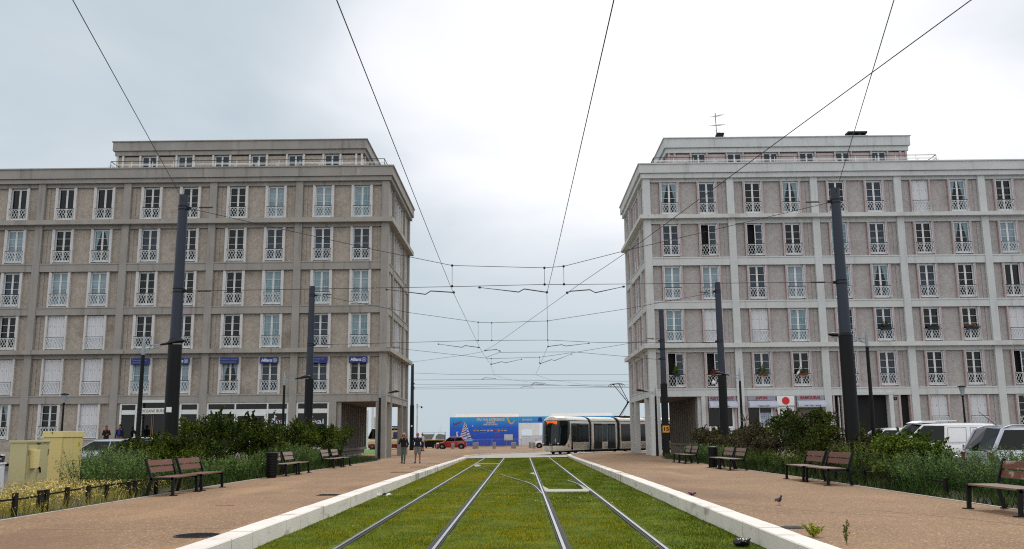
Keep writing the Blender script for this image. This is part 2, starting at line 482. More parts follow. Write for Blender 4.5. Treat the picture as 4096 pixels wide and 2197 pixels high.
# plaza : everything beyond y = 60 round the curved slab
def plaza():
    b = MB()
    inner = arc(22.55, 0, 90, 18, .1); outer = arc(30.9, 0, 90, 18, .1)
    # left/outer side
    ring = [(-4.34, 60, .1), (-4.34, CY - 3, .1)] + outer[1:] + [(120, CY + 30.9, .1), (120, 158, .1), (-120, 158, .1), (-120, 60, .1)]
    b.add(ring, [tuple(range(len(ring)))])
    ring = [(3.8, 60, .1)] + inner + [(120, CY + 22.55, .1), (120, 60, .1)]
    b.add(ring[::-1], [tuple(range(len(ring)))])
    return b
structure('square_pavement', plaza(), M['ochre'])
b = MB()
o_, i_ = arc(30.88, -2, 90, 22, .03), arc(22.57, -2, 90, 22, .03)
o_[0] = (-4.33, 67.4, .03); i_[0] = (3.6, 69.2, .03)
o_.append((90, CY + 30.88, .03)); i_.append((90, CY + 22.57, .03))
b.add(o_ + i_, [(i, len(o_) + i, len(o_) + i + 1, i + 1) for i in range(len(o_) - 1)])
structure('curved_tram_road', b, M['slab'])
b = MB()
for r, w in ((30.9, .16), (22.55, -.16)):
    A, B = arc(r, 1, 89, 30, .1), arc(r - w, 1, 89, 30, .1)
    for k in range(30):
        q = [A[k], A[k + 1], B[k + 1], B[k]]
        b.add([(x, y, -.02) for x, y, z in q] + [(x, y, .112) for x, y, z in q], [(0, 1, 2, 3), (4, 5, 6, 7), (0, 1, 5, 4), (2, 3, 7, 6), (1, 2, 6, 5), (3, 0, 4, 7)])
structure('slab_edge_kerb', b, M['kerb'])

# turf between the kerbs
v = []; f = []; ny = 130; nx = 20
for j in range(ny + 1):
    y = 4 + 65.3 * j / ny
    for i in range(nx + 1):
        x = -4.02 + 7.6 * i / nx
        yy = min(y, 67.4 + (x + 4.02) / 7.6 * 1.8)
        v.append((x, yy, -.012 + .012 * math.sin(x * 3.1 + y * .7) * math.sin(y * 1.3 - x)))
for j in range(ny):
    for i in range(nx): k = j * (nx + 1) + i; f.append((k, k + 1, k + nx + 2, k + nx + 1))
b = MB(); b.add(v, f); structure('tram_lawn', b, M['turf'], True)

# kerbs of separate white blocks
def kerb(name, xin, xout, y0, y1, step, m, hz=.03):
    b = MB(); y = y0
    rnd = random.Random(4)
    while y < y1:
        y2 = min(y + step, y1); zt = zp((y + y2) / 2) + hz + rnd.uniform(-.004, .004)
        c = .015; d = rnd.uniform(-.004, .004)
        xi, xo = xin + d, xout + d
        s = 1 if xi > xo else -1
        prof = [(xi, -.1), (xi, zt - c), (xi - s * c, zt), (xo, zt), (xo, -.1)]
        b.prism(prof, y + .009, y2 - .009, 'y', 0); y = y2
    structure(name, b, m)
kerb('left_kerb', -4.0, -4.36, 6, 34, .98, M['kerb'])
kerb('left_kerb_far', -4.0, -4.36, 34, 67.5, .98, M['kerb_old'])
kerb('right_kerb', 3.48, 3.82, 6, 32, .98, M['kerb'])
kerb('right_kerb_far', 3.5, 3.82, 32, 70.4, .98, M['kerb_old'])
b = MB(); A, B = arc(22.8, 0, 80, 40), arc(22.5, 0, 80, 40)
for k in range(40):
    q = [A[k], A[k + 1], B[k + 1], B[k]]; zt = .15 - .03 * k / 40
    b.add([(x, y, -.05) for x, y, z in q] + [(x, y, zt) for x, y, z in q], [(0, 1, 2, 3), (4, 5, 6, 7), (0, 1, 5, 4), (2, 3, 7, 6), (1, 2, 6, 5), (3, 0, 4, 7)])
structure('curved_kerb', b, M['kerb_old'])

# planting beds with their edging
for side, xa, xb, y0, y1 in (('left', -9.2, -14.3, 13.0, 61.0), ('right', 9.0, 13.6, 13.0, 60.5)):
    b = MB(); n = 24; v = []; f = []
    for j in range(n + 1):
        y = y0 + (y1 - y0) * j / n
        for i in range(5):
            x = xa + (xb - xa) * i / 4
            v.append((x, y, (.17 if i in (0, 4) else .24 + .05 * math.sin(j * 1.7 + i))))
    for j in range(n):
        for i in range(4): k = j * 5 + i; f.append((k, k + 1, k + 6, k + 5))
    b.add(v, f); structure(side + '_soil', b, M['soil'], True)
    b = MB(); s = 1 if xa < 0 else -1; y = y0
    while y < y1:
        b.box(xa, xa + s * .07, y + .004, min(y + 1.0, y1) - .004, -.02, zp(y) + .012); y += 1.0
    structure(side + '_edging_kerb', b, M['edge'])
# raised pavements at the foot of both blocks
b = MB(); b.box(-52, -14.2, 62.6, 65.98, -.04, .8); structure('left_raised_pavement', b, M['slab'])
b = MB(); b.box(14.3, 54, 64.4, 67.98, -.04, .8); structure('right_raised_pavement', b, M['slab'])
b = MB(); b.add([(-30, 82.5, .112), (-14.2, 82.5, .112), (-14.0, 92, .112), (-17.5, 112, .112), (-30, 112, .112)], [(0, 1, 2, 3, 4)])
structure('plaza_lawn', b, M['lawn'])
b = MB()
for x0, y0, w in ((-8.9, 61.5, 1.6), (-7.2, 58.8, 2.4), (-9.8, 72.0, 2.6), (-6.9, 90.5, 2.2), (-4.6, 100, 1.4), (-3.4, 101, 1.3), (-9.5, 66.2, 1.3)):
    b.add([(x0, y0, zp(y0) + .006), (x0 + w, y0 + .1, zp(y0) + .006), (x0 + w, y0 + .35, zp(y0 + .3) + .006), (x0, y0 + .25, zp(y0 + .2) + .006)], [(0, 1, 2, 3)])
structure('faded_paint_markings', b, mat('faded_white_paint', 'c8bfb2', .9, .1, 3))

# ---------------------------------------------------------------- rails
def offset_path(path, d):
    out = []
    for i, p in enumerate(path):
        a = Vector(path[max(i - 1, 0)]); c = Vector(path[min(i + 1, len(path) - 1)]); t = (c - a).normalized()
        out.append((p[0] + t.y * d, p[1] - t.x * d, p[2]))
    return out
def ribbon(b, path, d0, d1, z0, z1, m=0):
    A, B = offset_path(path, d0), offset_path(path, d1); n = len(A)
    v = [(x, y, z0) for x, y, z in A] + [(x, y, z0) for x, y, z in B] + [(x, y, z1) for x, y, z in A] + [(x, y, z1) for x, y, z in B]
    f = []
    for i in range(n - 1):
        f += [(2 * n + i, 3 * n + i, 3 * n + i + 1, 2 * n + i + 1), (i, 2 * n + i, 2 * n + i + 1, i + 1), (n + i, n + i + 1, 3 * n + i + 1, 3 * n + i)]
    f += [(0, n, 3 * n, 2 * n), (n - 1, 2 * n - 1, 4 * n - 1, 3 * n - 1)]
    b.add(v, f, m)
def rail(path, side, label, group='grooved tram rails', pad=.055, hw=.023, wide=True):
    t = thing('tram_rail', label, 'rail', path[0], group=group)
    p = [(x - path[0][0], y - path[0][1], z - path[0][2]) for x, y, z in path]
    b = MB(); ribbon(b, p, -hw, hw, -.03, .018 if pad > .05 else .012); b.build('rail_head', M['rail_steel'], t)
    b = MB(); ribbon(b, p, side * .078, side * .084, -.03, .008 if pad > .05 else -.004); b.build('groove_lip', M['mast_hi'], t)
    b = MB(); ribbon(b, p, -pad, -.036, -.03, .008); ribbon(b, p, .036, side * .078 if side > 0 else pad, -.03, .002 if side > 0 else .008)
    if side < 0: ribbon(b, p, -.078, -pad - .002, -.03, .002)
    if pad > .05 and wide: ribbon(b, p, side * .088, side * .11, -.03, .004)
    b.build('rubber_filler', M['rubber'], t)
def rpath(x):
    r = CX - x
    return [(x, y, 0) for y in (4, 10, 20, 30, 40, 50, 60, CY)] + [(px, py, .035) for px, py, pz in arc(r, 2, 90, 34)] + [(70, CY + r, .035)]
rail(rpath(-2.74), 1, 'leftmost of the four long steel tram rails set in the grass', wide=False)
rail(rpath(-1.29), -1, 'second steel tram rail from the left, with black edging, in the grass')
rail(rpath(.60), 1, 'third steel tram rail from the left, where the crossover curve joins')
rail(rpath(2.05), -1, 'rightmost of the four long steel tram rails set in the grass', wide=False)
def smooth_pts(pts, z=.003, n=6):
    out = []
    P = [pts[0]] + list(pts) + [pts[-1]]
    for i in range(1, len(P) - 2):
        for k in range(n):
            t = k / n; a, b_, c, d = (Vector((*q, 0)) for q in P[i - 1:i + 3])
            out.append(.5 * ((2 * b_) + (-a + c) * t + (2 * a - 5 * b_ + 4 * c - d) * t * t + (-a + 3 * b_ - 3 * c + d) * t ** 3))
    out.append(Vector((*pts[-1], 0)))
    return [(p.x, p.y, z) for p in out]
rail(smooth_pts([(-.9, 39.2), (-.38, 36.0), (.17, 32.6), (.42, 30.0), (.56, 26.2)]), 1,
     'curved crossover rail sunk in the grass joining the third rail', 'crossover rails', .03, .014)
rail(smooth_pts([(-2.7, 52.1), (-1.94, 46.5), (-1.36, 42.5), (-1.15, 41.0)], -.004), 1,
     'faint sunken crossover rail between the two left-hand rails', 'crossover rails', .03, .007)
rail(smooth_pts([(1.66, 33.6), (1.87, 31.4), (2.02, 27.4)]), 1,
     'thin crossover rail ending at the rightmost long rail', 'crossover rails', .03, .014)
def patch(name, poly, label, z=.012):
    t = MB(); t.prism(poly, -.03, z, 'z'); return props(t.build(name, M['slab']), label, 'concrete slab', 'concrete pads at the points')
patch('concrete_pad', [(.66, 30.4), (.82, 28.25), (1.86, 28.1), (1.9, 30.9), (1.99, 27.5), (1.95, 27.0), (.72, 27.0), (.67, 27.2)], 'pale concrete bar between the right-hand rails at the points')
patch('concrete_pad', [(-2.68, 53.6), (-2.62, 55.0), (-1.36, 54.8), (-1.36, 54.3), (-2.5, 54.4), (-2.55, 53.2)], 'thin concrete bar between the two left-hand rails far off')
patch('concrete_pad', [(-2.66, 53.0), (-2.35, 52.5), (-2.25, 50.4), (-2.5, 49.6), (-2.67, 51.5)], 'small concrete wedge beside the leftmost rail at the points')
patch('concrete_pad', [(.33, 40.4), (.5, 39.4), (.56, 37.8), (.53, 41.2)], 'small pointed concrete patch touching the third rail', .01)

# ---------------------------------------------------------------- grass blades on the tram lawn
rng = np.random.default_rng(7)
def blades(name, n, xy, z, hmin, hmax, w, cols, label, cat, lean=.5, kind='stuff', seg=1):
    x, y = xy; n = len(x)
    h = rng.uniform(hmin, hmax, n); a = rng.uniform(0, 2 * PI, n); l = rng.normal(0, lean, n) * h; la = rng.uniform(0, 2 * PI, n)
    ca, sa = np.cos(a) * w / 2, np.sin(a) * w / 2
    V = np.empty((n, 3, 3)); zz = z(x, y) if callable(z) else np.full(n, z)
    V[:, 0] = np.c_[x - ca, y - sa, zz]; V[:, 1] = np.c_[x + ca, y + sa, zz]; V[:, 2] = np.c_[x + l * np.cos(la), y + l * np.sin(la), zz + h]
    F = np.arange(n * 3).reshape(n, 3)
    C = np.repeat(cols, 3, axis=0)
    m = M.get(name) or mat(name + '_blades', (1, 1, 1), .7, .05, 3, attr='Col', spec=.08)
    M[name] = m
    o = cloud_mesh(name, V.reshape(-1, 3), F, C, m)
    return props(o, label, cat, kind=kind)
def fnoise(x, y, s, seed=0):
    r = np.random.default_rng(seed); t = np.zeros_like(x)
    for k in range(7):
        fx, fy = r.normal(0, 1, 2) / s; t += np.sin(fx * x + fy * y + r.uniform(0, 6.28))
    return t / 4
def lawn(n):
    y = 7.5 + (rng.random(n) ** 1.55) * 60; x = rng.uniform(-3.98, 3.46, n)
    ok = np.ones(n, bool)
    for rx in (-2.74, -1.29, .6, 2.05): ok &= np.abs(x - rx) > .12
    ok &= ~((x > .68) & (x < 1.98) & (y > 26.95) & (y < 28.3))
    x, y = x[ok], y[ok]; n = len(x)
    t = fnoise(x, y * .4, .9, 1) * .6 + fnoise(x, y, .22, 2) * .3 + rng.normal(0, .45, n) + .12
    g = np.array(lin((.38, .44, .03))); ye = np.array(lin((.64, .57, .10))); dk = np.array(lin((.15, .24, .02)))
    c = np.where(t[:, None] > 0, g + (ye - g) * np.clip(t, 0, 1)[:, None], g + (dk - g) * np.clip(-t * .9, 0, 1)[:, None])
    return x, y, c * rng.uniform(.85, 1.5, (n, 1))
x, y, c = lawn(300000)
blades('grass_blades', len(x), (x, y), -.02, .018, .055, .012, c, 'short green and yellowish grass between and beside the tram rails', 'grass')
n = 5200
y = 8 + rng.random(n) ** 1.3 * 58; x = rng.uniform(-3.95, 3.4, n)
cl = (fnoise(x, y, 1.6, 5) > .55) | (rng.random(n) < .04) | ((abs(x - 1.6) < .5) & (abs(y - 40.8) < 1.6))
x, y = x[cl], y[cl]
yel = rng.random(len(x)) < .55
c = np.where(yel[:, None], np.array([[.62, .50, .03]]), np.array([[.5, .52, .38]]))
blades('lawn_flowers', len(x), (x, y), .012, .014, .024, .022, c, 'tiny yellow and white flowers dotted over the tram lawn', 'flowers', lean=1.5)

# thin joints and scuffs in the aggregate
def joint(name, pts, w=.012):
    b = MB()
    for (x0, y0), (x1, y1) in zip(pts, pts[1:]):
        d = Vector((x1 - x0, y1 - y0)).normalized(); n = Vector((-d.y, d.x)) * w / 2
        b.add([(x0 - n.x, y0 - n.y, zp(y0) + .002), (x0 + n.x, y0 + n.y, zp(y0) + .002), (x1 + n.x, y1 + n.y, zp(y1) + .002), (x1 - n.x, y1 - n.y, zp(y1) + .002)], [(0, 1, 2, 3)])
    return structure(name, b, M['rubber'])
joint('pavement_joint', [(6.4, 17.2), (7.2, 15.4), (7.6, 14.1), (7.9, 12.4), (8.1, 9.5)], .014)
joint('pavement_joint', [(4.0, 19.4), (4.9, 17.6), (5.6, 16.6), (6.4, 15.6)], .01)
joint('pavement_joint', [(-9.1, 14.6), (-4.4, 14.6)], .01)
joint('pavement_joint', [(-9.1, 32.2), (-4.4, 32.2)], .014)
joint('pavement_joint', [(3.9, 28.6), (8.9, 28.6)], .014)
# ---------------------------------------------------------------- apartment blocks
WH = 2.62          # nominal height of a french window
_lat = {}
def lattice_mesh():
    if 'r' in _lat: return _lat['r']
    b = MB(); w = .63; z0, z1 = .14, .93; dx = .42
    n = 6; sp = 2 * w / n
    for i in range(-3, n + 1):
        for s in (1, -1):
            x0 = -w + i * sp; x1 = x0 + dx
            a, c = (x0, z0), (x1, z1)
            if s < 0: a, c = (-x0, z0), (-x1, z1)
            # clip to the width
            (xa, za), (xb, zb) = a, c
            t0, t1 = 0.0, 1.0; d = xb - xa
            ta, tb = (-w - xa) / d, (w - xa) / d
            if ta > tb: ta, tb = tb, ta
            t0, t1 = max(t0, ta), min(t1, tb)
            if t1 - t0 < .03: continue
            b.bar((xa + d * t0, .12 + .004 * s, za + (zb - za) * t0), (xa + d * t1, .12 + .004 * s, za + (zb - za) * t1), 0.034, .014)
    for z in (z0, z1): b.bar((-w, .12, z), (w, .12, z), .03, .03)
    for x in (-w, w): b.bar((x, .12, z0), (x, .12, z1), .02, .02)
    _lat['r'] = b.mesh('balcony_railing', M['lattice'])
    b = MB(); b.bar((-.66, .11, .99), (.66, .11, .99), .05, .035); b.bar((-.66, .12, .07), (.66, .12, .07), .03, .03)
    for x in (-.645, .645): b.bar((x, .12, .07), (x, .115, .99), .018)
    _lat['h'] = b.mesh('handrail', M['rail_dark'])
    return _lat['r']
_win = {}
def window(side, kind, parent, loc, rz, h, sx=1.0):
    """window > window_frame, pane, shutter, balcony_railing, handrail"""
    key = (side, kind)
    trim = M['trim_l'] if side == 'l' else M['trim_r']
    if key not in _win:
        b = MB()
        for s in (-1, 1): b.box(s * .655, s * (.805 if side == 'l' else .78), .12, .6, 0, WH)
            
        b.box(-.66, .66, .13, .5, -.01, .06)
        d = dict(window=b.mesh('window', trim))
        b = MB(); F = .36
        if kind not in ('shutter',):
            b.box(-.65, .65, F, F + .07, WH - .07, WH - .004)
            for s in (-1, 1): b.box(s * .6, s * .65, F, F + .07, .06, WH - .07)
            b.box(-.59, .59, F, F + .07, .06, .16)
            leaves = (1,) if kind == 'open' else (-1, 1)
            for s in leaves:
                b.box(s * .006, s * .066, F - .02, F + .04, .16, WH - .07)
                b.box(s * .55, s * .6, F - .015, F + .04, .16, WH - .07)
                b.box(s * .066, s * .55, F - .015, F + .04, WH - .125, WH - .07)
                b.box(s * .066, s * .55, F - .015, F + .04, .16, .30)
                if kind != 'plain':
                    for k in (1, 2, 3): z = .30 + (WH - .43) * k / 4; b.box(s * .066, s * .55, F - .005, F + .03, z - .012, z + .012)
            if kind == 'open': b.box(-.59, -.54, F + .05, F + .55, .16, WH - .08)
            d['window_frame'] = b.mesh('window_frame', M['white'] if side == 'r' else M['white_l'])
            pm = {'glass': 'glass', 'plain': 'glass', 'blue': 'glass_b', 'curtain': 'curtain', 'half': 'curtain2', 'open': 'dark', 'gable': 'glass', 'pent': 'glass_b', 'drape': 'glass'}[kind]
            b = MB(); b.box(-.6, .6, F + .035, F + .045, .15, WH - .06)
            if kind == 'open':
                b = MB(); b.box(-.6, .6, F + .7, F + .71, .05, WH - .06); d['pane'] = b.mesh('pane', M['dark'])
                b = MB(); b.box(.09, .54, F + .02, F + .03, .4, WH - .14); d['open_leaf_glass'] = b.mesh('open_leaf_glass', M['glass_b'])
            else: d['pane'] = b.mesh('pane', M[pm])
            if kind == 'drape':
                b = MB()
                for s in (-1, 1): b.add([(s * .55, F + .03, .2), (s * .28, F + .03, .2), (s * .42, F + .03, 1.3), (s * .12, F + .03, WH - .1), (s * .55, F + .03, WH - .1)], [(0, 1, 2, 3, 4)])
                d['curtain'] = b.mesh('curtain', M['curtain'])
            if kind != 'pent':
                b = MB()
                for s in (-1, 1):
                    b.box(s * .60, s * .65, .13, .34, .08, WH - .04)
                    for z in (.6, 1.3, 2.0): b.box(s * .592, s * .6, .15, .17, z, z + .07)
                d['folded_shutter'] = b.mesh('folded_shutter', M['shutter'])
        else:
            b = MB()
            for k in range(4):
                x = -.64 + k * .32; b.box(x + .003, x + .317, .30 + .01 * (k % 2), .335, .08, WH - .03)
            d['shutter'] = b.mesh('shutter', M['shutter'])
            b = MB()
            for k in range(4):
                x = -.48 + k * .32
                for z in (2.42, 1.75): b.box(x - .012, x + .012, .296, .3, z, z + .085)
            d['shutter_slots'] = b.mesh('shutter_slots', M['slot'])
        if kind not in ('gable', 'pent'):
            d['balcony_railing'] = lattice_mesh(); d['handrail'] = _lat['h']
        if kind == 'gable':
            b = MB(); b.box(-.58, .58, .28, .33, .06, .95); b.box(-.58, .58, .2, .28, .9, .95); d['apron'] = b.mesh('apron', M['white'])
        _win[key] = d
    d = _win[key]
    w = link('window', d['window'], parent)
    w.location = loc; w.rotation_euler = (0, 0, rz); w.scale = (sx, 1, h / WH)
    for k, me in d.items():
        if k != 'window': link('shutter' if k == 'folded_shutter' else k, me, w)
    return w

def block(cfg):
    sd, dr = cfg['side'], cfg['dir']
    T0 = thing('apartment_building', cfg['label'], 'building', (cfg['x0'], cfg['Y'], 0))
    Tf = Matrix(((dr, 0, 0, 0), (0, 1, 0, 0), (0, 0, 1, 0), (0, 0, 0, 1)))
    Tg = Matrix(((0, dr, 0, 0), (1, 0, 0, 0), (0, 0, 1, 0), (0, 0, 0, 1)))
    conc, ledge, trim, rough = cfg['conc'], cfg['ledge'], cfg['trim'], cfg['rough']
    bay, nb, pw = cfg['bay'], cfg['nb'], .54
    Lf = bay * nb + pw; D = 13.1
    Z = cfg['Z']; g0 = cfg['g0']
    def new(T=Tf): b = MB(); b.T = T; return b
    # pilasters, each its own part
    for k in range(nb + 1):
        b = new(); b.box(k * bay, k * bay + pw, 0, .7, -.05 if k else .02, Z['top'] + .05); b.build('pilaster', conc, T0)
    for e, w in ((3.0, .3), (9.5, .3), (D - .5, .5)):
        b = new(Tg)
        b.box(e, e + w, 0, .42, .02, Z['g1'] + .02); b.box(e, e + w, 0, .7, Z['g1'] + .02, Z['top'] + .05)
        b.build('pilaster', conc, T0)
    # deeper ground-floor columns of the passage
    for e, w in ((0.72, .0), (3.0, .3), (9.5, .3)):
        pass
    b = new(); b.box(pw + .01, pw + .2, .1, .6, .02, Z['g1']); b.build('column', conc, T0)
    def Lring(d0, d1, z0, z1, name, m, endx=0.0):
        b = MB(); b.T = Tf
        b.prism([(d0, d0), (Lf + .2, d0), (Lf + .2, d1), (d1, d1), (d1, D + endx), (d0, D + endx)], z0, z1, 'z')
        return b.build(name, m, T0)
    def Cring(d0, z0, z1, name, m):
        b = MB(); b.T = Tf
        b.prism([(d0, d0), (Lf + .2, d0), (Lf + .2, D - d0), (d0, D - d0)], z0, z1, 'z')
        return b.build(name, m, T0)
    # horizontal members: (sill bottom, sill top) at beam levels
    for z0, z1, zs in Z['beams']:
        b = new(); b.box(.1, Lf - .05, .05, .68, z0, z1); b.box(.1, Lf - .05, .012, .5, z1, zs)
        b.box(pw, Lf - pw, .0, .05, z1 + .02, zs - .01) if False else None
        b.build('beam', conc, T0)
        b = new(Tg); b.box(.1, D - .1, .05, .68, z0, z1); b.box(.1, D - .1, .012, .5, z1, zs); b.build('beam', conc, T0)
    for z0, z1 in Z['lintels']:
        b = new(); b.box(.1, Lf - .05, .13, .68, z0, z1 + .01); b.build('lintel', conc, T0)
        b = new(Tg); b.box(.1, D - .1, .13, .68, z0, z1 + .01); b.build('lintel', conc, T0)
    for z0, z1 in Z['ledges']: Lring(-.34, .3, z0, z1, 'floor_ledge', ledge)
    # cornice
    t = Z['top']; c = Z['cor']
    Cring(-.16, t, c[0], 'cornice', conc)
    Cring(-.3, c[0] + .015, c[1] - .09, 'cornice', conc)
    Cring(-.38, c[1] - .09, c[1], 'cornice_cap', conc)
    b = new(); b.box(.2, Lf, .2, D - .2, c[1], c[1] + .03); b.build('roof', M['roof'], T0)
    # unseen dark cores added behind the facade skin to block light
    b = new(); b.box(.66, Lf, .72, D - .1, Z['g1'] + .06, t - .02); b.build('light_block_core', M['dark'], T0)
    b = new(); b.box(cfg['pass'], Lf - .3, .78, D - .3, -.04, Z['g1'] + .02); b.build('ground_floor_light_block', M['dark'], T0)
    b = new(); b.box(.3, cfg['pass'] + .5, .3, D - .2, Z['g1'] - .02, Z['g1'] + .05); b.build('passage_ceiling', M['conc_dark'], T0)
    # front storeys
    wb = MB(); wb.T = Tf
    def bay_panels(s0, s1, z0, z1, wins):
        xs = [s0] + [q for w in wins for q in (w - .8, w + .8)] + [s1]
        for i in range(0, len(xs), 2):
            q = new(); q.box(xs[i], xs[i + 1], .33, .6, z0, z1)
            if i == 0: q.box(s0 + .02, s0 + .3, .27, .34, z0 + .04, z1 - .06)
            if i == 4: q.box(s1 - .3, s1 - .02, .27, .34, z0 + .04, z1 - .06)
            q.build('wall_panel', rough, T0)
    for r, (z0, z1) in enumerate(Z['storeys']):
        for k in range(nb):
            s0, s1 = k * bay + pw, (k + 1) * bay; c_ = (s0 + s1) / 2
            wins = (c_ - 1.46, c_ + 1.46)
            bay_panels(s0, s1, z0, z1, wins)
            for j, w in enumerate(wins):
                i = 2 * k + j
                row = cfg['rows'][r]; kd = row[i] if i < len(row) else 'glass'
                window(sd, kd, T0, (dr * w, 0, z0 + .005), 0, z1 - z0 - .01)
    # ground floor flats beyond the shops
    for k in range(cfg['shops'], nb):
        s0, s1 = k * bay + pw, (k + 1) * bay; c_ = (s0 + s1) / 2; wins = (c_ - 1.46, c_ + 1.46)
        bay_panels(s0, s1, g0, Z['g1'], wins)
        wb.box(s0, s1, .2, .6, -.04, g0)
        for j, w in enumerate(wins):
            i = 2 * (k - cfg['shops']) + j
            window(sd, (cfg['grow'] + ['glass'] * 8)[i], T0, (dr * w, 0, g0 + .005), 0, Z['g1'] - g0 - .01)
    # gable storeys
    rz = R(90) if dr < 0 else R(-90)
    def gpost(q, z0, z1): u = new(Tg); u.box(q - .06, q + .06, .1, .26, z0, z1); u.build('gable_post', trim, T0)
    def gpan(a, c_, z0, z1): q = new(Tg); q.box(a, c_, .24, .6, z0, z1); q.build('gable_panel', rough, T0)
    for r, (z0, z1) in enumerate(Z['storeys']):
        for a, c_ in ((.54, 3.0), (9.8, D - .5)):
            gpan(a, c_, z0, z1)
            mid = (a + c_) / 2
            for q in (mid - .42, mid + .42): gpost(q, z0, z1)
        a, c_ = 3.3, 9.5; mid = (a + c_) / 2
        ws = (mid - .62, mid + .62)
        gpan(a, ws[0] - .54, z0, z1); gpan(ws[1] + .54, c_, z0, z1)
        for q in (a + .7, c_ - .7): gpost(q, z0, z1)
        for w in ws: window(sd, 'gable', T0, (0, w, z0 + .005), rz, z1 - z0 - .01, .66)
    wb.build('base_wall', rough, T0)
    # penthouse
    p = cfg['pent']; x0, x1, y0, y1, zb, zt, zf1, zf2 = p
    s0, s1, d0, d1 = abs(x0 - cfg['x0']), abs(x1 - cfg['x0']), y0 - cfg['Y'], y1 - cfg['Y']
    b = new(); b.box(s0 + .3, s1 - .3, d0 + .5, d1 - .25, zb - .1, zt - .1)
    ps = sorted(abs(w - cfg['x0']) for w in cfg['pwins']); pe = [s0 + .3] + [q for w in ps for q in (w - .76, w + .76)] + [s1 - .3]
    for i in range(0, len(pe), 2): b.box(pe[i], pe[i + 1], d0 + .25, d0 + .5, zb - .1, zt - .1)
    b.build('penthouse_wall', cfg['pwall'], T0)
    b = new(); b.box(s0 + .12, s1 - .12, d0 + .1, d1 - .1, zt, zf1); b.build('penthouse_fascia', conc, T0)
    b = new(); b.box(s0 - .02, s1 + .02, d0 - .05, d1 + .05, zf1 + .012, zf2 - .07); b.box(s0 - .1, s1 + .1, d0 - .14, d1 + .14, zf2 - .07, zf2); b.build('penthouse_cornice', conc, T0)
    b = new()
    for q in (s0 + .3, s0 + .75, s1 - .85, s1 - .4): b.box(q, q + .16, d0 + .15, d0 + .3, zb - .1, zt)
    for q in (d0 + .9, d0 + 2.2, d0 + 3.8, d0 + 5.2): b.box(s0 + .2, s0 + .32, q, q + .14, zb - .1, zt)
    b.build('penthouse_posts', trim, T0)
    for w in cfg['pwins']: window(sd, 'pent', T0, (dr * abs(w - cfg['x0']), d0 + .0, zb - .1), 0, zt - zb + .08, .94)
    # roof terrace railing
    ra, rb, rd, rz0, rz1 = cfg['rail']
    a, c_ = abs(ra - cfg['x0']), abs(rb - cfg['x0'])
    b = new(); W = .03
    path = [(a - .0, rd + 5.5), (a, rd), (c_, rd), (c_, rd + 4.5)]
    for i in range(3):
        p0, p1 = path[i], path[i + 1]
        b.bar((*p0, rz0 + .62 * (rz1 - rz0)), (*p1, rz0 + .62 * (rz1 - rz0)), .035, .035)
        b.bar((*p0, rz0 + .5 * (rz1 - rz0)), (*p1, rz0 + .5 * (rz1 - rz0)), .02, .02)
        b.bar((*p0, rz0 + .2 * (rz1 - rz0)), (*p1, rz0 + .2 * (rz1 - rz0)), .02, .02)
        L_ = math.dist(p0, p1); n = max(1, round(L_ / 1.6))
        for k in range(n + 1):
            x, y = p0[0] + (p1[0] - p0[0]) * k / n, p0[1] + (p1[1] - p0[1]) * k / n
            b.bar((x, y, rz0), (x, y, rz1), .03, .03)
            if i == 1:
                for q in (.07, .14): b.bar((x + q, y, rz0), (x + q + .05, y, rz0 + .6 * (rz1 - rz0)), .02, .02)
    b.build('terrace_railing', M['lattice'], T0)
    b = new()
    for i in range(3): b.bar((*path[i], rz1), (*path[i + 1], rz1), .045, .04)
    b.build('terrace_handrail', M['rail_dark'], T0)
    return T0, Tf, Tg, Lf, D

ZL = dict(g1=4.17, top=20.71, cor=(21.03, 21.84), beams=[(4.17, 4.67, 4.76), (10.67, 11.17, 11.25), (13.94, 14.47, 14.56)],
          lintels=[(7.45, 7.75), (17.2, 17.48), (20.43, 20.72)], ledges=[(7.75, 8.06), (17.48, 17.83)],
          storeys=[(4.76, 7.45), (8.06, 10.67), (11.25, 13.94), (14.56, 17.2), (17.83, 20.43)])
rowsL = [['glass', 'blue', 'blue', 'drape', 'half', 'curtain', 'shutter', 'shutter', 'shutter', 'glass'],
         ['curtain', 'blue', 'curtain', 'glass', 'glass', 'glass', 'shutter', 'shutter', 'glass', 'glass'],
         ['half', 'curtain', 'curtain', 'glass', 'glass', 'glass', 'half', 'half', 'blue', 'glass'],
         ['blue', 'blue', 'blue', 'glass', 'glass', 'blue', 'drape', 'glass', 'half', 'glass'],
         ['curtain', 'half', 'half', 'glass', 'glass', 'glass', 'plain', 'plain', 'plain', 'glass']]
BL, TfL, TgL, LfL, DL = block(dict(side='l', dir=-1, x0=-9.80, Y=66.0, bay=6.52, nb=6, conc=M['conc_l'], ledge=M['ledge_l'], trim=M['trim_l'], rough=M['rough_l'],
    Z=ZL, g0=1.6, shops=3, grow=['shutter', 'glass', 'drape', 'glass'], rows=rowsL, **{'pass': 4.05},
    label='long grey concrete block left of the tracks, roughcast panels and pale window posts',
    pent=(-12.15, -32.45, 69.2, 77.5, 21.84, 23.95, 24.3, 25.1), pwall=M['rough_l'], pwins=(-14.92, -17.85, -20.8, -23.75, -26.7, -29.6), rail=(-10.25, -31.2, .3, 21.84, 22.52)))
ZR = dict(g1=4.4, top=21.2, cor=(21.58, 22.36), beams=[(4.4, 4.9, 4.99), (10.99, 11.5, 11.6), (14.34, 14.89, 14.98)],
          lintels=[(7.7, 8.01), (17.62, 17.97), (20.95, 21.21)], ledges=[(8.01, 8.34), (17.97, 18.27)],
          storeys=[(4.99, 7.7), (8.34, 10.99), (11.6, 14.34), (14.98, 17.62), (18.27, 20.95)])
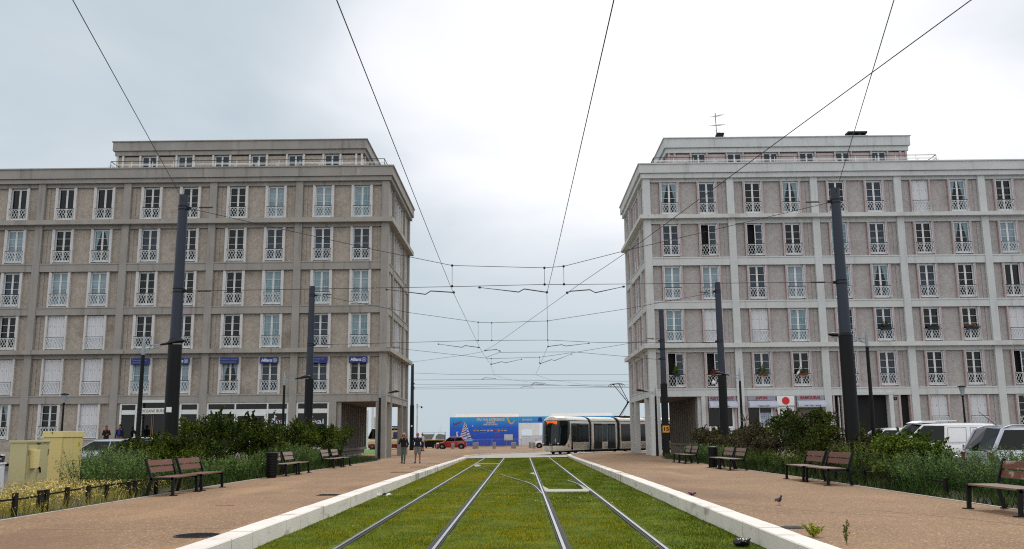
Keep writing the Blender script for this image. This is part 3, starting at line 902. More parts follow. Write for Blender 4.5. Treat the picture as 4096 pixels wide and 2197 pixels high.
rowsR = [['open', 'open', 'blue', 'glass', 'glass', 'blue', 'glass', 'glass', 'open', 'glass'],
         ['curtain', 'shutter', 'shutter', 'curtain', 'glass', 'blue', 'glass', 'glass', 'shutter', 'glass'],
         ['half', 'half', 'blue', 'half', 'half', 'drape', 'blue', 'glass', 'plain', 'glass'],
         ['blue', 'open', 'open', 'glass', 'drape', 'blue', 'glass', 'drape', 'half', 'glass'],
         ['drape', 'blue', 'glass', 'drape', 'glass', 'blue', 'shutter', 'drape', 'glass', 'glass']]
BR, TfR, TgR, LfR, DR = block(dict(side='r', dir=1, x0=9.61, Y=68.0, bay=6.47, nb=6, conc=M['conc_r'], ledge=M['ledge_r'], trim=M['trim_r'], rough=M['rough_r'],
    Z=ZR, g0=1.85, shops=3, grow=['shutter', 'shutter', 'glass', 'glass'], rows=rowsR, **{'pass': 3.95},
    label='long whitish concrete block right of the tracks, pink window posts and roof aerial',
    pent=(11.95, 32.0, 71.3, 79.5, 22.36, 24.35, 24.75, 25.6), pwall=mat('pinkish_render', 'b5a8a8', .9, .06, 2), pwins=(14.75, 17.7, 20.65, 23.6, 26.55, 29.5), rail=(10.55, 32.6, .3, 22.36, 22.98)))

def fbox(T, mats, name, parent, boxes):
    b = MB(); b.T = T
    for q in boxes: b.box(*q[:6], q[6] if len(q) > 6 else 0)
    return b.build(name, mats, parent)
# --- shopfronts of the left block (s measured leftwards from the corner)
def shopfront(parent, T, s0, s1, zb, zt, bars, door=None, band=(3.36, 3.68)):
    f = fbox(T, M['white_l'], 'shopfront', parent, [(s0, s1, .12, .3, zt - .1, zt)] + [(q - .05, q + .05, .1, .3, zb, zt - .1) for q in bars] +
             [(s0, s0 + .12, .1, .3, zb, zt - .1), (s1 - .12, s1, .1, .3, zb, zt - .1), (s0 + .12, s1 - .12, .14, .28, band[0], band[1]), (s0 + .12, s1 - .12, .14, .28, zb, zb + .12)])
    b = MB(); b.T = T; b.box(s0 + .05, s1 - .05, .22, .235, zb, zt - .05); b.build('pane', M['glass'], f)
    if door:
        d = fbox(T, M['white_l'], 'door', f, [(door[0], door[1], .08, .2, band[0] - .16, band[0] - .002)] + [(q - .05, q + .05, .08, .2, zb + .13, band[0] - .16) for q in (door[0] + .05, (door[0] + door[1]) / 2, door[1] - .05)])
    return f
X0 = 9.80
fbox(TfL, M['conc_l'], 'shop_pier', BL, [(3.6, 4.12, .05, .4, -.04, 4.17), (3.3, 3.58, .3, .6, -.04, 4.17)])
sf1 = shopfront(BL, TfL, 4.13, 6.51, .8, 4.16, [])
sf2 = shopfront(BL, TfL, 7.08, 13.03, .8, 4.16, [8.6, 10.95], door=(8.7, 10.85))
sf3 = shopfront(BL, TfL, 13.6, 15.0, .8, 4.16, [])
fbox(TfL, M['rough_l'], 'shop_wall', BL, [(15.0, 15.22, .2, .5, -.04, 4.16), (17.9, 18.1, .2, .5, -.04, 4.16), (19.35, 19.56, .2, .5, -.04, 4.16), (3.6, 19.56, .25, .5, -.04, .8)])
fbox(TfL, M['white_l'], 'entrance_surround', BL, [(15.24, 15.45, -.1, .4, .8, 4.2), (17.75, 17.9, -.1, .4, .8, 4.2), (15.24, 17.9, -.12, .4, 4.2, 4.38)])
fbox(TfL, M['glass'], 'entrance_glass', BL, [(15.45, 17.75, .3, .32, .8, 4.2)])
fbox(TfL, M['gold_txt'], 'entrance_door_bars', BL, [(16.9, 16.94, .25, .29, .85, 3.35), (17.02, 17.06, .25, .29, .85, 3.35)])
sf4 = shopfront(BL, TfL, 18.1, 19.35, .8, 4.16, [])
def sign(name, label, cat, loc, w, h, m, rz=0, d=.05, group=None):
    t = thing(name, label, cat, loc, rz, group)
    b = MB(); b.box(-w / 2, w / 2, 0, d, -h / 2, h / 2); b.build('panel', m, t)
    return t
t = sign('shop_sign', 'white fascia sign with brass capitals over the dark entrance behind the nearest left mast', 'sign', (-26.4, 65.98, 3.6), 2.45, .42, M['white_l'])
text('OCEANE BUREAUX', M['gold_txt'], t, (-.02, -.01, 0), .3, 2.25)
# pixel logos on the shop windows
def logo(x, z, k, lab):
    t = thing('window_lettering', lab, 'lettering', (x, 66.0 + .2, z), group='white letterings on the left shop windows')
    b = MB()
    for i, j in ((0, 0), (1, 1), (0, 2), (1, 3), (1, 4), (2, 4), (2, 3), (3, 3), (3, 5), (2, 5), (3, 6), (3, 7), (2, 6), (1, 6), (3, 8), (4, 8), (3, 9), (3, 1), (-1, 5), (-2, 4), (-3, 5)):
        b.box(-.62 * k + i * .085, -.62 * k + i * .085 + .08, 0, .01, (j - 4) * .085, (j - 4) * .085 + .08)
    b.build('pixels', M['sign_txt'], t)
    text('eai', M['sign_txt'], t, (.18 * k, 0, .04), .52, .85, ex=.004, bold=.004)
    b = MB(); b.ell((-.1, -.003, .14), (.1, .004, .09), 10, 6); b.build('red_mark', M['red_txt'], t)
logo(-14.9, 2.72, 1, 'white pixel logo lettering on the shop window nearest the passage')
logo(-17.55, 2.75, 1, 'white pixel logo lettering on the shop window right of the double door')
logo(-21.5, 2.75, 1, 'white pixel logo lettering on the wide shop window left of the double door')
# blue insurance signs above the first floor windows
def blue_sign(x, kind, lab):
    t = sign('insurance_sign', lab, 'sign', (x, 65.96, 7.2), 1.36, .46, M['blue_sign'], group='blue signs over the first-floor windows')
    if kind == 'A':
        text('Allianz', M['sign_txt'], t, (-.16, -.006, 0), .3, .82, bold=.012)
        b = MB(); b.T = Matrix.Translation((.44, -.004, 0)) @ Matrix.Rotation(R(90), 4, 'X')
        n = 24
        o1 = [(.155 * math.cos(2 * PI * i / n), .155 * math.sin(2 * PI * i / n)) for i in range(n)]; o2 = [(x_ * .84, y_ * .84) for x_, y_ in o1]
        vs = [(x_, y_, 0) for x_, y_ in o1] + [(x_, y_, 0) for x_, y_ in o2] + [(x_, y_, .01) for x_, y_ in o1] + [(x_, y_, .01) for x_, y_ in o2]
        fs = []
        for i in range(n): j = (i + 1) % n; fs += [(i, j, n + j, n + i), (2 * n + i, 3 * n + i, 3 * n + j, 2 * n + j), (i, 2 * n + i, 2 * n + j, j), (n + i, n + j, 3 * n + j, 3 * n + i)]
        b.add(vs, fs)
        for dx, h in ((-.05, .07), (0, .1), (.05, .07)): b.box(dx - .013, dx + .013, -h, h - .02, 0, .01)
        b.build('emblem', M['sign_txt'], t)
    elif kind == 'P':
        text('Partenaires Plus', M['sign_txt2'], t, (-.08, -.006, .08), .16, 1.05)
        text('Agent Général', M['sign_txt2'], t, (-.24, -.006, -.1), .12, .68)
    else:
        text('Assurances, Santé &', M['sign_txt2'], t, (-.02, -.006, .1), .15, 1.24)
        text('Services financiers', M['sign_txt2'], t, (-.08, -.006, -.1), .15, 1.12)
cx = lambda k: -9.80 - (k * 6.52 + .54 + 6.52) / 2 - 0
def wx(k, j): c_ = (k * 6.52 + .54 + (k + 1) * 6.52) / 2; return -9.80 - (c_ + (-1.46 if j == 0 else 1.46))
blue_sign(wx(0, 0), 'A', 'blue sign with bold white name and round emblem, nearest the corner of the left block')
blue_sign(wx(0, 1), 'P', 'blue sign with two small pale lines, right beside the second left mast')
blue_sign(wx(1, 0), 'A', 'blue sign with white name and emblem between the two small-print signs')
blue_sign(wx(1, 1), 'S', 'blue sign with two long pale lines filling its width')
blue_sign(wx(2, 0), 'A', 'blue sign with bold white name partly hidden behind the nearest left mast')
blue_sign(wx(2, 1), 'P', 'leftmost blue sign, two pale lines, crossed by the lamp post')
# passage wall of the left block: tall windows over a low plinth
XW = -13.1
t_ = MB(); t_.box(-3.6, -3.3, .45, 13.0, .62, 4.17)
for k, (y0, y1) in enumerate(((1.0, 1.8), (4.2, 5.2), (8.0, 8.9))): pass
b = MB()
b.T = Matrix.Translation((-.3, 0, 0)); ys = [.4, 1.6, 2.5, 4.9, 5.9, 8.3, 9.3, 12.9]
for a, c_ in ((.4, 1.6), (2.5, 4.9), (5.9, 8.3), (9.3, 12.9)): b.box(-3.7, -3.4, a, c_, .75, 4.15)
for y in (1.6, 2.5, 3.3, 4.0, 4.9, 5.9, 6.7, 7.5, 8.3, 9.3, 10.6, 11.6, 12.8): b.box(-3.4, -3.24, y - .07, y + .07, .8, 4.15)
b.box(-3.7, -3.2, .4, 13.0, .6, .78); b.box(-3.7, -3.36, .4, 12.6, .3, .6); b.box(-3.7, -3.3, .4, 13.0, -.04, .12)
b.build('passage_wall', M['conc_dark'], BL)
for y0, y1 in ((1.6, 2.5), (4.9, 5.9), (8.3, 9.3)):
    b = MB(); b.T = Matrix.Translation((-.3, 0, 0)); b.box(-3.62, -3.5, y0, y1, .78, .95); b.box(-3.62, -3.5, y0, y1, 3.3, 3.45); b.box(-3.62, -3.5, y0, y0 + .08, .95, 3.3); b.box(-3.62, -3.5, y1 - .08, y1, .95, 3.3)
    f = b.build('passage_window', M['white_l'], BL)
    b = MB(); b.T = Matrix.Translation((-.3, 0, 0)); b.box(-3.58, -3.56, y0 + .05, y1 - .05, .9, 4.1); b.build('pane', mat('mirror_glass', '202c3a', .03, .1, 1, spec=1, metal=.55), f)
b = MB()
for y in (1, 3.2, 5.4, 7.6, 9.8): b.box(-3.8, -3.72, y, y + 1.8, .14, .28)
b.build('plinth_grille', M['galv'], BL)
# --- right block ground floor: restaurant
def rx(x): return x - 9.61
fbox(TfR, M['conc_r'], 'shop_pier', BR, [(rx(13.17), rx(13.4), .3, .7, -.04, 4.4), (rx(13.42), rx(13.72), .06, .5, -.04, 4.4)])
fbox(TfR, M['trim_r'], 'shop_posts', BR, [(rx(13.74), rx(13.9), .08, .5, -.04, 4.4), (rx(15.86), rx(16.0), .08, .5, -.04, 4.4), (rx(16.66), rx(16.86), .08, .5, -.04, 4.4), (rx(18.75), rx(18.98), .08, .5, -.04, 4.4), (rx(20.25), rx(20.42), .08, .5, -.04, 4.4), (rx(22.4), rx(22.52), .08, .5, -.04, 4.4),
      (rx(23.18), rx(23.3), .08, .5, -.04, 4.4), (rx(23.85), rx(24.1), .08, .5, -.04, 4.4), (rx(28.05), rx(28.2), .08, .5, -.04, 4.4), (rx(28.9), rx(29.02), .08, .5, -.04, 4.4)])
for a_, c_, bars_ in ((13.9, 15.86, ((15.7, 15.86),)), (16.86, 18.75, ((17.7, 17.76), (18.58, 18.75)))):
    fbox(TfR, M['white'], 'restaurant_window', BR, [(rx(a_), rx(c_), .2, .35, 2.05, 2.18), (rx(a_), rx(c_), .25, .4, .8, 2.06)] + [(rx(p), rx(q), .2, .35, 2.17, 4.1) for p, q in bars_])
    fbox(TfR, M['glass'], 'restaurant_pane', BR, [(rx(a_), rx(c_) - .1, .3, .32, 2.17, 4.1)])
mn = thing('menu_board', 'pale menu sheet with rows of small print behind the middle restaurant window', 'menu board', (18.17, 68.27, 2.66))
b = MB(); b.box(-.4, .4, 0, .015, -.46, .5); b.build('sheet', mat('menu_paper', 'a9b9cf', .6, .1, 4), mn)
b = MB()
for i in range(9):
    for j in range(4): b.box(-.34 + j * .17 + .01 * (i % 2), -.34 + j * .17 + .12, -.004, 0, .4 - i * .09, .425 - i * .09)
b.build('print', M['mast_hi'], mn)
dr_ = fbox(TfR, M['white'], 'restaurant_door', BR, [(rx(19.0), rx(19.2), .02, .3, .8, 3.62), (rx(20.05), rx(20.25), .02, .3, .8, 3.62), (rx(19.2), rx(20.05), .02, .3, 3.45, 3.62), (rx(19.3), rx(19.42), .12, .3, .85, 3.4), (rx(19.86), rx(19.98), .12, .3, .85, 3.4), (rx(19.42), rx(19.86), .12, .3, 3.28, 3.4)])
b = MB(); b.T = TfR; b.box(rx(19.2), rx(20.05), .24, .26, .82, 3.45); b.build('pane', M['glass'], dr_)
fbox(TfR, mat('roller_shutter', '7a6f6e', .8, .08, 5, stretch=(.4, .4, 20)), 'roller_shutter', BR, [(rx(20.42), rx(22.4), .28, .33, .8, 4.35)])
fbox(TfR, M['rough_r'], 'shop_wall', BR, [(rx(16.0), rx(16.08), .2, .5, -.04, 4.4), (rx(27.6), rx(28.05), .2, .5, -.04, 4.4), (rx(13.9), rx(22.5), .3, .5, -.04, .8)])
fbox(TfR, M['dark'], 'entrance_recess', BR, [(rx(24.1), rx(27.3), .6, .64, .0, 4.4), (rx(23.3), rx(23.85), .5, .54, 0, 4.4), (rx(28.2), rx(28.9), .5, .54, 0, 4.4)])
fbox(TfR, M['conc_r'], 'entrance_surround', BR, [(rx(27.3), rx(27.6), -.06, .6, .75, 4.52), (rx(24.1), rx(27.6), -.08, .6, 4.41, 4.6), (rx(23.62), rx(23.68), .2, .4, .8, 4.3)])
t = sign('house_number', 'small dark house number plate beside the dark entrance of the right block', 'number plate', (27.83, 68.17, 4.13), .26, .22, M['mast_lo'], d=.02)
text('9', M['sign_txt2'], t, (0, -.004, 0), .18)
for x, w, s_, tx, lab in ((14.93, 1.98, 'RESTAURANT', 'Spécialités', 'left-hand grey fascia with dark red capitals, cut by the mast in front'),
                          (17.85, 2.0, 'JAPON', 'Teppanyaki', 'middle grey fascia with the shortest dark red word'),
                          (21.45, 2.0, 'SAMOURAI', 'Sushi - Maki - Sashimi', 'right-hand grey fascia with dark red capitals beyond the red disc')):
    t = sign('fascia_sign', lab, 'sign', (x, 67.93, 4.235), w, .33, M['grey_sign'], group='grey fascia signs of the restaurant')
    text(s_, M['red_txt'], t, (0, -.006, 0), .3, w * (.88 if len(s_) > 9 else .45 if len(s_) < 6 else .74), bold=.012)
    aw = thing('awning', {'RESTAURANT': 'curved white awning below the left-hand grey fascia', 'JAPON': 'curved white awning below the middle grey fascia',
                          'SAMOURAI': 'curved white awning below the right-hand grey fascia'}[s_], 'awning', (x, 68.05, 4.05), group='curved white awnings of the restaurant')
    prof = [(0.0, 0)] + [(-.62 * math.sin(a * PI / 16), -.5 * (1 - math.cos(a * PI / 16))) for a in range(1, 9)] + [(-.6, -.53), (-.02, -.53)]
    b = MB(); b.prism(prof, -w / 2, w / 2 + .05, 'x'); b.build('canopy', M['awning'], aw, True, angle=50)
    text(tx, M['mast_hi'], aw, (0, -.632, -.40), .15, w * (.42 if len(tx) < 12 else .62), ex=.004, italic=.2)
t = sign('disc_sign', 'white square sign with a big red disc above the restaurant door', 'sign', (19.62, 67.9, 4.02), 1.28, .72, M['white'])
b = MB(); b.cyl((0, -.02, 0), (0, .0, 0), .28, n=32); b.build('disc', M['red'], t)
# passage wall of the right block
b = MB()
b.box(3.6, 3.9, .5, 13.0, .9, 4.38)
for i in range(13): b.box(3.44, 3.6, .7 + i, .82 + i, .9, 4.38)
b.box(3.3, 3.9, .5, 13.0, .78, .92); b.box(3.45, 3.9, .5, 12.8, .02, .78)
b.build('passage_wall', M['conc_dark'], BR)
# roof fittings
t = thing('roof_aerial', 'thin television aerial on a mast above the right block', 'aerial', (17.17, 75.2, 25.6))
b = MB(); b.bar((0, 0, 1.2), (-.05, 0, 3.55), .05); b.build('mast', M['wire'], t)
for z, L_, n_, w_ in ((3.25, .9, 7, .35), (2.4, 1.2, 8, .5)):
    b = MB(); b.bar((-.35, -L_ * .5, z - .25), (.65, L_ * .5, z + .28), .035)
    for i in range(n_):
        k = i / (n_ - 1); x, y, zz = -.35 + k * 1.0, -L_ * .5 + L_ * k, z - .25 + .53 * k
        b.bar((x - w_ * (1 - .4 * k), y + .1, zz + .04), (x + w_ * (1 - .4 * k), y - .1, zz - .02), .014)
    b.build('antenna', M['galv'], t)
b = MB(); b.bar((-.05, 0, 2.0), (-.95, .2, 1.0), .01); b.bar((-.05, 0, 2.0), (1.3, .2, 1.0), .01); b.build('guy_wires', M['wire'], t)
t = thing('roof_vent', 'black slanted box at the foot of the aerial', 'roof vent', (17.3, 75.4, 25.6))
b = MB(); b.prism([(-.7, 0), (.35, 0), (.45, .9), (.4, 1.3), (.52, 1.7), (-.12, 1.72)], -.3, .3, 'y'); b.build('hood', M['black'], t)
t = thing('chimney', 'low black chimney with a slotted cap on the right block', 'chimney', (29.3, 75.3, 25.6))
b = MB(); b.box(-.72, .62, -.3, .3, 0, 1.24); b.build('stack', M['black'], t)
b = MB(); b.box(-.9, .75, -.4, .4, 1.46, 1.64)
for x in (-.7, -.02, .58): b.box(x - .06, x + .06, -.3, .3, 1.24, 1.46)
b.box(-.85, .8, -.38, .38, 1.2, 1.29); b.build('cap', M['black'], t)
for x, y, z, lab in ((-35.0, 68.2, 21.87, 'small dark roof hatch on the cornice of the left block'), (35.4, 70.2, 22.39, 'small grey roof hatch on the cornice of the right block')):
    t = thing('roof_hatch', lab, 'roof hatch', (x, y, z)); b = MB(); b.box(-.35, .35, -.3, .3, 0, .4); b.box(-.42, .42, -.36, .36, .4, .5); b.build('hatch', M['roof'], t)
# window boxes of the right block
def planter(k, j, r, lab, pot, gcol, h=.35, w=.8, n=260):
    c_ = (k * 6.47 + .54 + (k + 1) * 6.47) / 2 + (-1.46 if j == 0 else 1.46)
    z0 = ZR['storeys'][r][0]
    t = thing('window_box', lab, 'window box', (9.61 + c_, 68.04, z0 + .92), group='window boxes on the right block')
    b = MB(); b.prism([(-.07, 0), (.07, 0), (.1, .18), (-.1, .18)], -w / 2, w / 2, 'x'); b.build('trough', pot, t)
    m = M.get('pot_leaf') or mat('pot_leaf', (1, 1, 1), .7, .1, 4, attr='Col'); M['pot_leaf'] = m
    g = np.random.default_rng(k * 9 + j + r)
    P = np.c_[g.normal(0, w * .24, n), g.normal(0, .08, n), .18 + np.abs(g.normal(0, h * .5, n))]
    V, F, C = leafcloud(P, .06, np.array(gcol), g); cloud_mesh('plants', V, F, C, m, t)
def leafcloud(P, s, col, g, cvar=.35, aspect=.6):
    n = len(P); a = g.normal(0, 1, (n, 3)); a /= np.linalg.norm(a, axis=1)[:, None]
    b_ = np.cross(a, g.normal(0, 1, (n, 3))); b_ /= np.linalg.norm(b_, axis=1)[:, None]
    sz = (s * g.uniform(.6, 1.3, n))[:, None]
    A, B = a * sz, b_ * sz * aspect
    V = np.stack([P - A, P - B * .9, P + A, P + B], 1).reshape(-1, 3)
    F = np.arange(4 * n).reshape(n, 4)
    C = np.repeat((col if col.ndim == 2 else col[None]) * g.uniform(1 - cvar, 1 + cvar, (n, 1)), 4, 0)
    return V, F, C
terra = mat('terracotta', '6b3326', .8, .1, 5)
planter(0, 0, 0, 'window box with a small round bush in the open window by the corner', M['mast_hi'], (.07, .13, .02), .6, .45)
planter(0, 1, 0, 'window box with dark red flowers beside the second right mast', terra, (.22, .02, .02), .25, .6)
planter(1, 0, 0, 'terracotta window box with a conical bush above the middle fascia', terra, (.07, .12, .02), .7, .6)
planter(1, 1, 0, 'terracotta window box with low greenery beside the white bird figure', terra, (.04, .09, .02), .3, .7)
planter(2, 1, 1, 'dark window box spilling bushy plants, second floor right of the nearest mast', M['mast_hi'], (.03, .05, .02), .45, .8)
planter(3, 0, 1, 'thin window box with small dark plants two bays right of the mast', M['mast_hi'], (.04, .06, .02), .15, .8)
planter(3, 1, 1, 'thin window box with orange and green tufts, second floor far right', M['mast_hi'], (.18, .10, .03), .15, .9)
c_ = (6.47 + .54 + 2 * 6.47) / 2 + 1.46 - .28
t = thing('bird_figure', 'white heron-like garden figure standing at a first-floor window', 'figurine', (9.61 + c_, 67.98, ZR['storeys'][0][0] + .98))
b = MB(); b.tube([(-.16, 0, -.02), (-.08, 0, .1), (.02, 0, .22), (.06, 0, .32)], [.03, .09, .08, .03], 8); b.tube([(.05, 0, .3), (.09, 0, .42), (.06, 0, .52), (.1, 0, .58), (.2, 0, .56)], [.03, .022, .02, .035, .006], 8); b.build('body', M['white'], t, True)
b = MB(); b.bar((-.02, 0, -.1), (0, 0, .05), .02); b.build('leg', M['galv'], t)
t = thing('watering_jug', 'round white jug hanging inside the railing of the second open window', 'jug', (9.61 + .54 + (6.47 - .54) / 2 + 1.46 - .2, 68.05, ZR['storeys'][0][0] + .3))
b = MB(); b.lathe([(.03, 0), (.12, .04), (.15, .14), (.1, .24), (.05, .28), (.06, .33)], 12); b.build('body', M['white'], t, True)
# ---------------------------------------------------------------- tram masts
def ring(b, z, r, h=.035, n=20): b.cyl((0, 0, z - h / 2), (0, 0, z + h / 2), r, n=n)
def mast(x, y, h, sl, label, r=(.25, .205, .165), group='dark catenary masts', attach=(), lean=(0, 0), stick=None):
    t = thing('catenary_mast', label, 'mast', (x, y, .12), group=group)
    lx, ly = lean
    b = MB(); b.cyl((0, 0, -.15), (lx * sl / h, ly * sl / h, sl), r[0], r[0] * .97, 24)
    b.lathe([(r[0] * .97, sl), (r[0] * 1.0, sl + .02), (r[1], sl + .12)], 24, (lx * sl / h, ly * sl / h, 0)); b.build('lower_sleeve', M['mast_lo'], t, True)
    b = MB(); b.cyl((lx * sl / h, ly * sl / h, sl + .05), (lx, ly, h), r[1], r[2], 24); b.build('upper_tube', M['mast_hi'], t, True)
    for z in attach:
        b = MB()
        for dz in (0, .12): ring(b, z + dz, r[2] + (r[1] - r[2]) * (h - z) / (h - sl) + .012)
        b.T = Matrix.Translation((0, 0, 0)); s = 1 if x < 0 else -1
        b.box(s * .14, s * .3, -.03, .03, z, z + .1); b.build('clamp_ring', M['mast_lo'], t)
    if stick:
        b = MB(); z = stick; b.box(-.09, .09, -r[0] - .006, -r[0] + .02, z - .09, z + .09); b.build('label_plate', M['white'], t)
    return t
mast(-12.4, 32.3, 10.35, 4.9, 'biggest dark mast on the left, rising from the bushes in front of the grey block', attach=(6.72, 9.8), stick=2.5)
mast(-12.36, 53.0, 10.35, 4.85, 'slimmer dark mast standing before the blue signs of the grey block', attach=(6.8, 9.75), stick=1.75)
mast(-12.6, 105.4, 9.85, 5.0, 'farthest dark mast, standing beyond the walking couple', attach=(6.9, 7.1, 7.5), stick=2.7)
mast(11.6, 32.3, 10.35, 4.9, 'biggest dark mast on the right, with a pale blue band near its foot', attach=(6.8, 9.8), stick=None)
mast(11.7, 53.0, 10.35, 4.85, 'dark mast rising before the red-lettered restaurant front', attach=(6.8, 9.75))
m3 = mast(10.2, 65.1, 10.4, 5.0, 'dark mast with the orange number plate beside the passage', r=(.25, .2, .165), attach=(6.8, 7.5, 8.1))
b = MB(); b.cyl((0, 0, 1.0), (0, 0, 1.03), .258, n=24)
bb = thing('band', 'thin pale blue strap round the foot of the biggest right-hand mast', 'strap', (11.6, 32.3, .12)); b.build('strap', mat('blue_strap', '6f8fb5', .5, .05, 3), bb)
t = thing('number_sign', 'small orange plate with the black number 15 on a mast', 'sign', (10.2, 64.83, 2.0))
b = MB(); b.box(-.24, .24, 0, .02, -.24, .24); b.build('panel', mat('orange_plate', 'c98a1a', .5, .05, 3), t, bevel=.01)
text('15', M['black'], t, (0, -.006, 0), .34, .34, bold=.01)

# ---------------------------------------------------------------- street lamps
def lamp(x, y, s, label, h=4.9, r=.075, group='arm street lamps'):
    """post, silver bracket, cobra head; s = +1 arm towards +x"""
    t = thing('street_lamp', label, 'street lamp', (x, y, .12), group=group)
    b = MB(); b.cyl((0, 0, -.1), (0, 0, h - .62), r * 1.15, r * .8, 14); b.build('post', M['black'], t, True)
    b = MB(); b.cyl((0, 0, h - .62), (0, 0, h - .2), .058, .055, 12); b.cyl((0, 0, h - .2), (0, 0, h + .12), .055, .012, 12)
    for a, c_ in (((0, 0, h - .32), (s * .62, 0, h - .28)), ((0, 0, h - .5), (s * .62, 0, h - .31)), ((s * .2, 0, h - .44), (s * .26, 0, h - .3))): b.bar(a, c_, .035, .04)
    b.build('bracket', M['grey_paint'], t, False)
    b = MB()
    prof = [(.55, .03, .03), (.62, .05, .05), (.72, .05, .05), (.82, .09, .07), (.95, .15, .10), (1.12, .18, .12), (1.3, .15, .09), (1.4, .07, .04), (1.42, .02, .015)]
    secs = []
    for u, w, hh in prof:
        z = h - .3 + (u - .55) * .16
        secs.append([(s * u, w * math.cos(a), z + hh * (math.sin(a) if math.sin(a) > 0 else .45 * math.sin(a))) for a in [2 * PI * i / 12 for i in range(12)]])
    b.loft(secs, closed=True); b.build('lamp_head', M['mast_lo'], t, True, angle=50)
    b = MB(); b.ell((s * 1.12, 0, h - .3 + .085 - .045), (.2, .12, .03), 12, 6); b.build('lens', M['headlamp'], t, True)
    return t
lamp(-12.7, 30.3, 1, 'arm lamp whose head overlaps the biggest left-hand mast')
lamp(-12.75, 48.9, 1, 'arm lamp beside the slimmer left-hand mast, near the shop windows')
lamp(-10.17, 65.6, 1, 'arm lamp standing against the corner column of the grey block', r=.1)
lamp(11.62, 30.3 + .1, -1, 'arm lamp whose head overlaps the biggest right-hand mast') if False else None
lamp(12.95, 33.9, -1, 'arm lamp right of the biggest right-hand mast, head crossing it', h=5.3)
lamp(12.1, 50.4, -1, 'arm lamp before the restaurant, head touching the middle right-hand mast', h=5.0)
lamp(9.87, 67.1, -1, 'arm lamp standing against the corner column of the whitish block', r=.09)
def lantern(x, y, label, z0=.12, h=4.5):
    t = thing('lantern_post', label, 'street lamp', (x, y, z0), group='tulip lantern posts')
    b = MB(); b.cyl((0, 0, -.1), (0, 0, h - .75), .085, .055, 12); b.lathe([(.055, h - .75), (.075, h - .7), (.075, h - .62)], 12); b.build('post', M['black'], t, True)
    b = MB(); b.lathe([(.07, h - .62), (.13, h - .4), (.19, h - .12), (.2, h - .1)], 14); b.build('lantern_glass', mat('lantern_glass', '9ba3a8', .2, .1, 4, spec=.7), t, True)
    b = MB(); b.lathe([(.21, h - .1), (.27, h - .09), (.25, h - .04), (.1, h), (.02, h + .01)], 16); b.build('lantern_cap', M['black'], t, True)
    b = MB(); b.box(-.05, .05, -.085, -.07, 1.55, 1.68); b.build('sticker', M['white'], t)
lantern(-30.2, 60.0, 'tulip lantern post in front of the shutters behind the yellowish cabinets')
lantern(28.9, 60.0, 'tulip lantern post behind the white van')

# ---------------------------------------------------------------- wires
def wire(name, pts, label, r=.011, cat='wire', group=None):
    t = props(None or bpy.data.objects.new(name, None), label, cat, group); COL.objects.link(t)
    t.location = pts[0]; o = Vector(pts[0])
    q = [Vector(p) - o for p in pts]
    b = MB(); b.tube(q, r, 6); b.build('conductor', M['wire'], t)
    return t, o
def sag(p, q, s, n=8):
    p, q = Vector(p), Vector(q)
    return [tuple(p.lerp(q, i / n) - Vector((0, 0, 4 * s * (i / n) * (1 - i / n)))) for i in range(n + 1)]
k = 1.171
def kk(pts): return [(x * k, y * k, 6.75) for x, y in pts]
wire('contact_wire', [(-2.0, -40, 6.75)] + kk([(-1.84, 8.57), (-2.0, 21.14), (-2.06, 26.37), (-2.07, 29.3), (-2.05, 47.76), (-1.88, 55.82), (-1.94, 66.44), (-1.0, 71.5), (2.46, 79.5)]) + [(9, 98.5, 6.75), (20, 101.5, 6.75), (50, 103, 6.75)], 'long contact wire over the left track running to the crossing', .008, 'contact wire')
wire('contact_wire', [(1.4, -40, 6.75)] + kk([(.99, 8.64), (.9, 21.28), (.84, 27.99), (1.26, 42.01), (1.36, 44.58), (1.21, 57.04), (1.08, 66.24), (2.4, 72.94), (5.46, 79.63), (8.6, 83.5)]) + [(20, 97.5, 6.75), (50, 99.5, 6.75)], 'long contact wire over the right track ending above the tram', .008, 'contact wire')
wire('contact_wire', [(14.5, -12, 7.0)] + kk([(4.68, 8.74), (2.66, 21.37), (1.72, 26.49), (1.12, 30.12), (-1.29, 44.34), (-2.05, 47.76), (-3.18, 49.74)]) + [(-12.3, 53.0 + 25, 7.6), (-12.6, 105.2, 8.0)], 'slanting contact wire crossing from upper right to lower left', .008, 'contact wire')
b = MB(); i = 0
t, o = wire('anchor_wire', [(-12.45, 32.2, 10.3), (-10.61, 20.0, 11.95 * .78), (-6.37, 12.0, 7.81), (-4.4, 8.2, 5.9)], 'cable from the top of the biggest left-hand mast slanting overhead', .011, 'cable') if False else wire('anchor_wire', [(-12.4, 32.2, 10.3), (-8.49, 16.0, 9.88), (2.6, -30, 8.7)], 'cable from the top of the biggest left-hand mast slanting overhead', .010, 'cable')
wire('anchor_wire', [(11.6, 32.2, 10.3), (7.12, 16.0, 9.66), (-5.6, -30, 7.84)], 'cable from the top of the biggest right-hand mast slanting overhead', .010, 'cable')
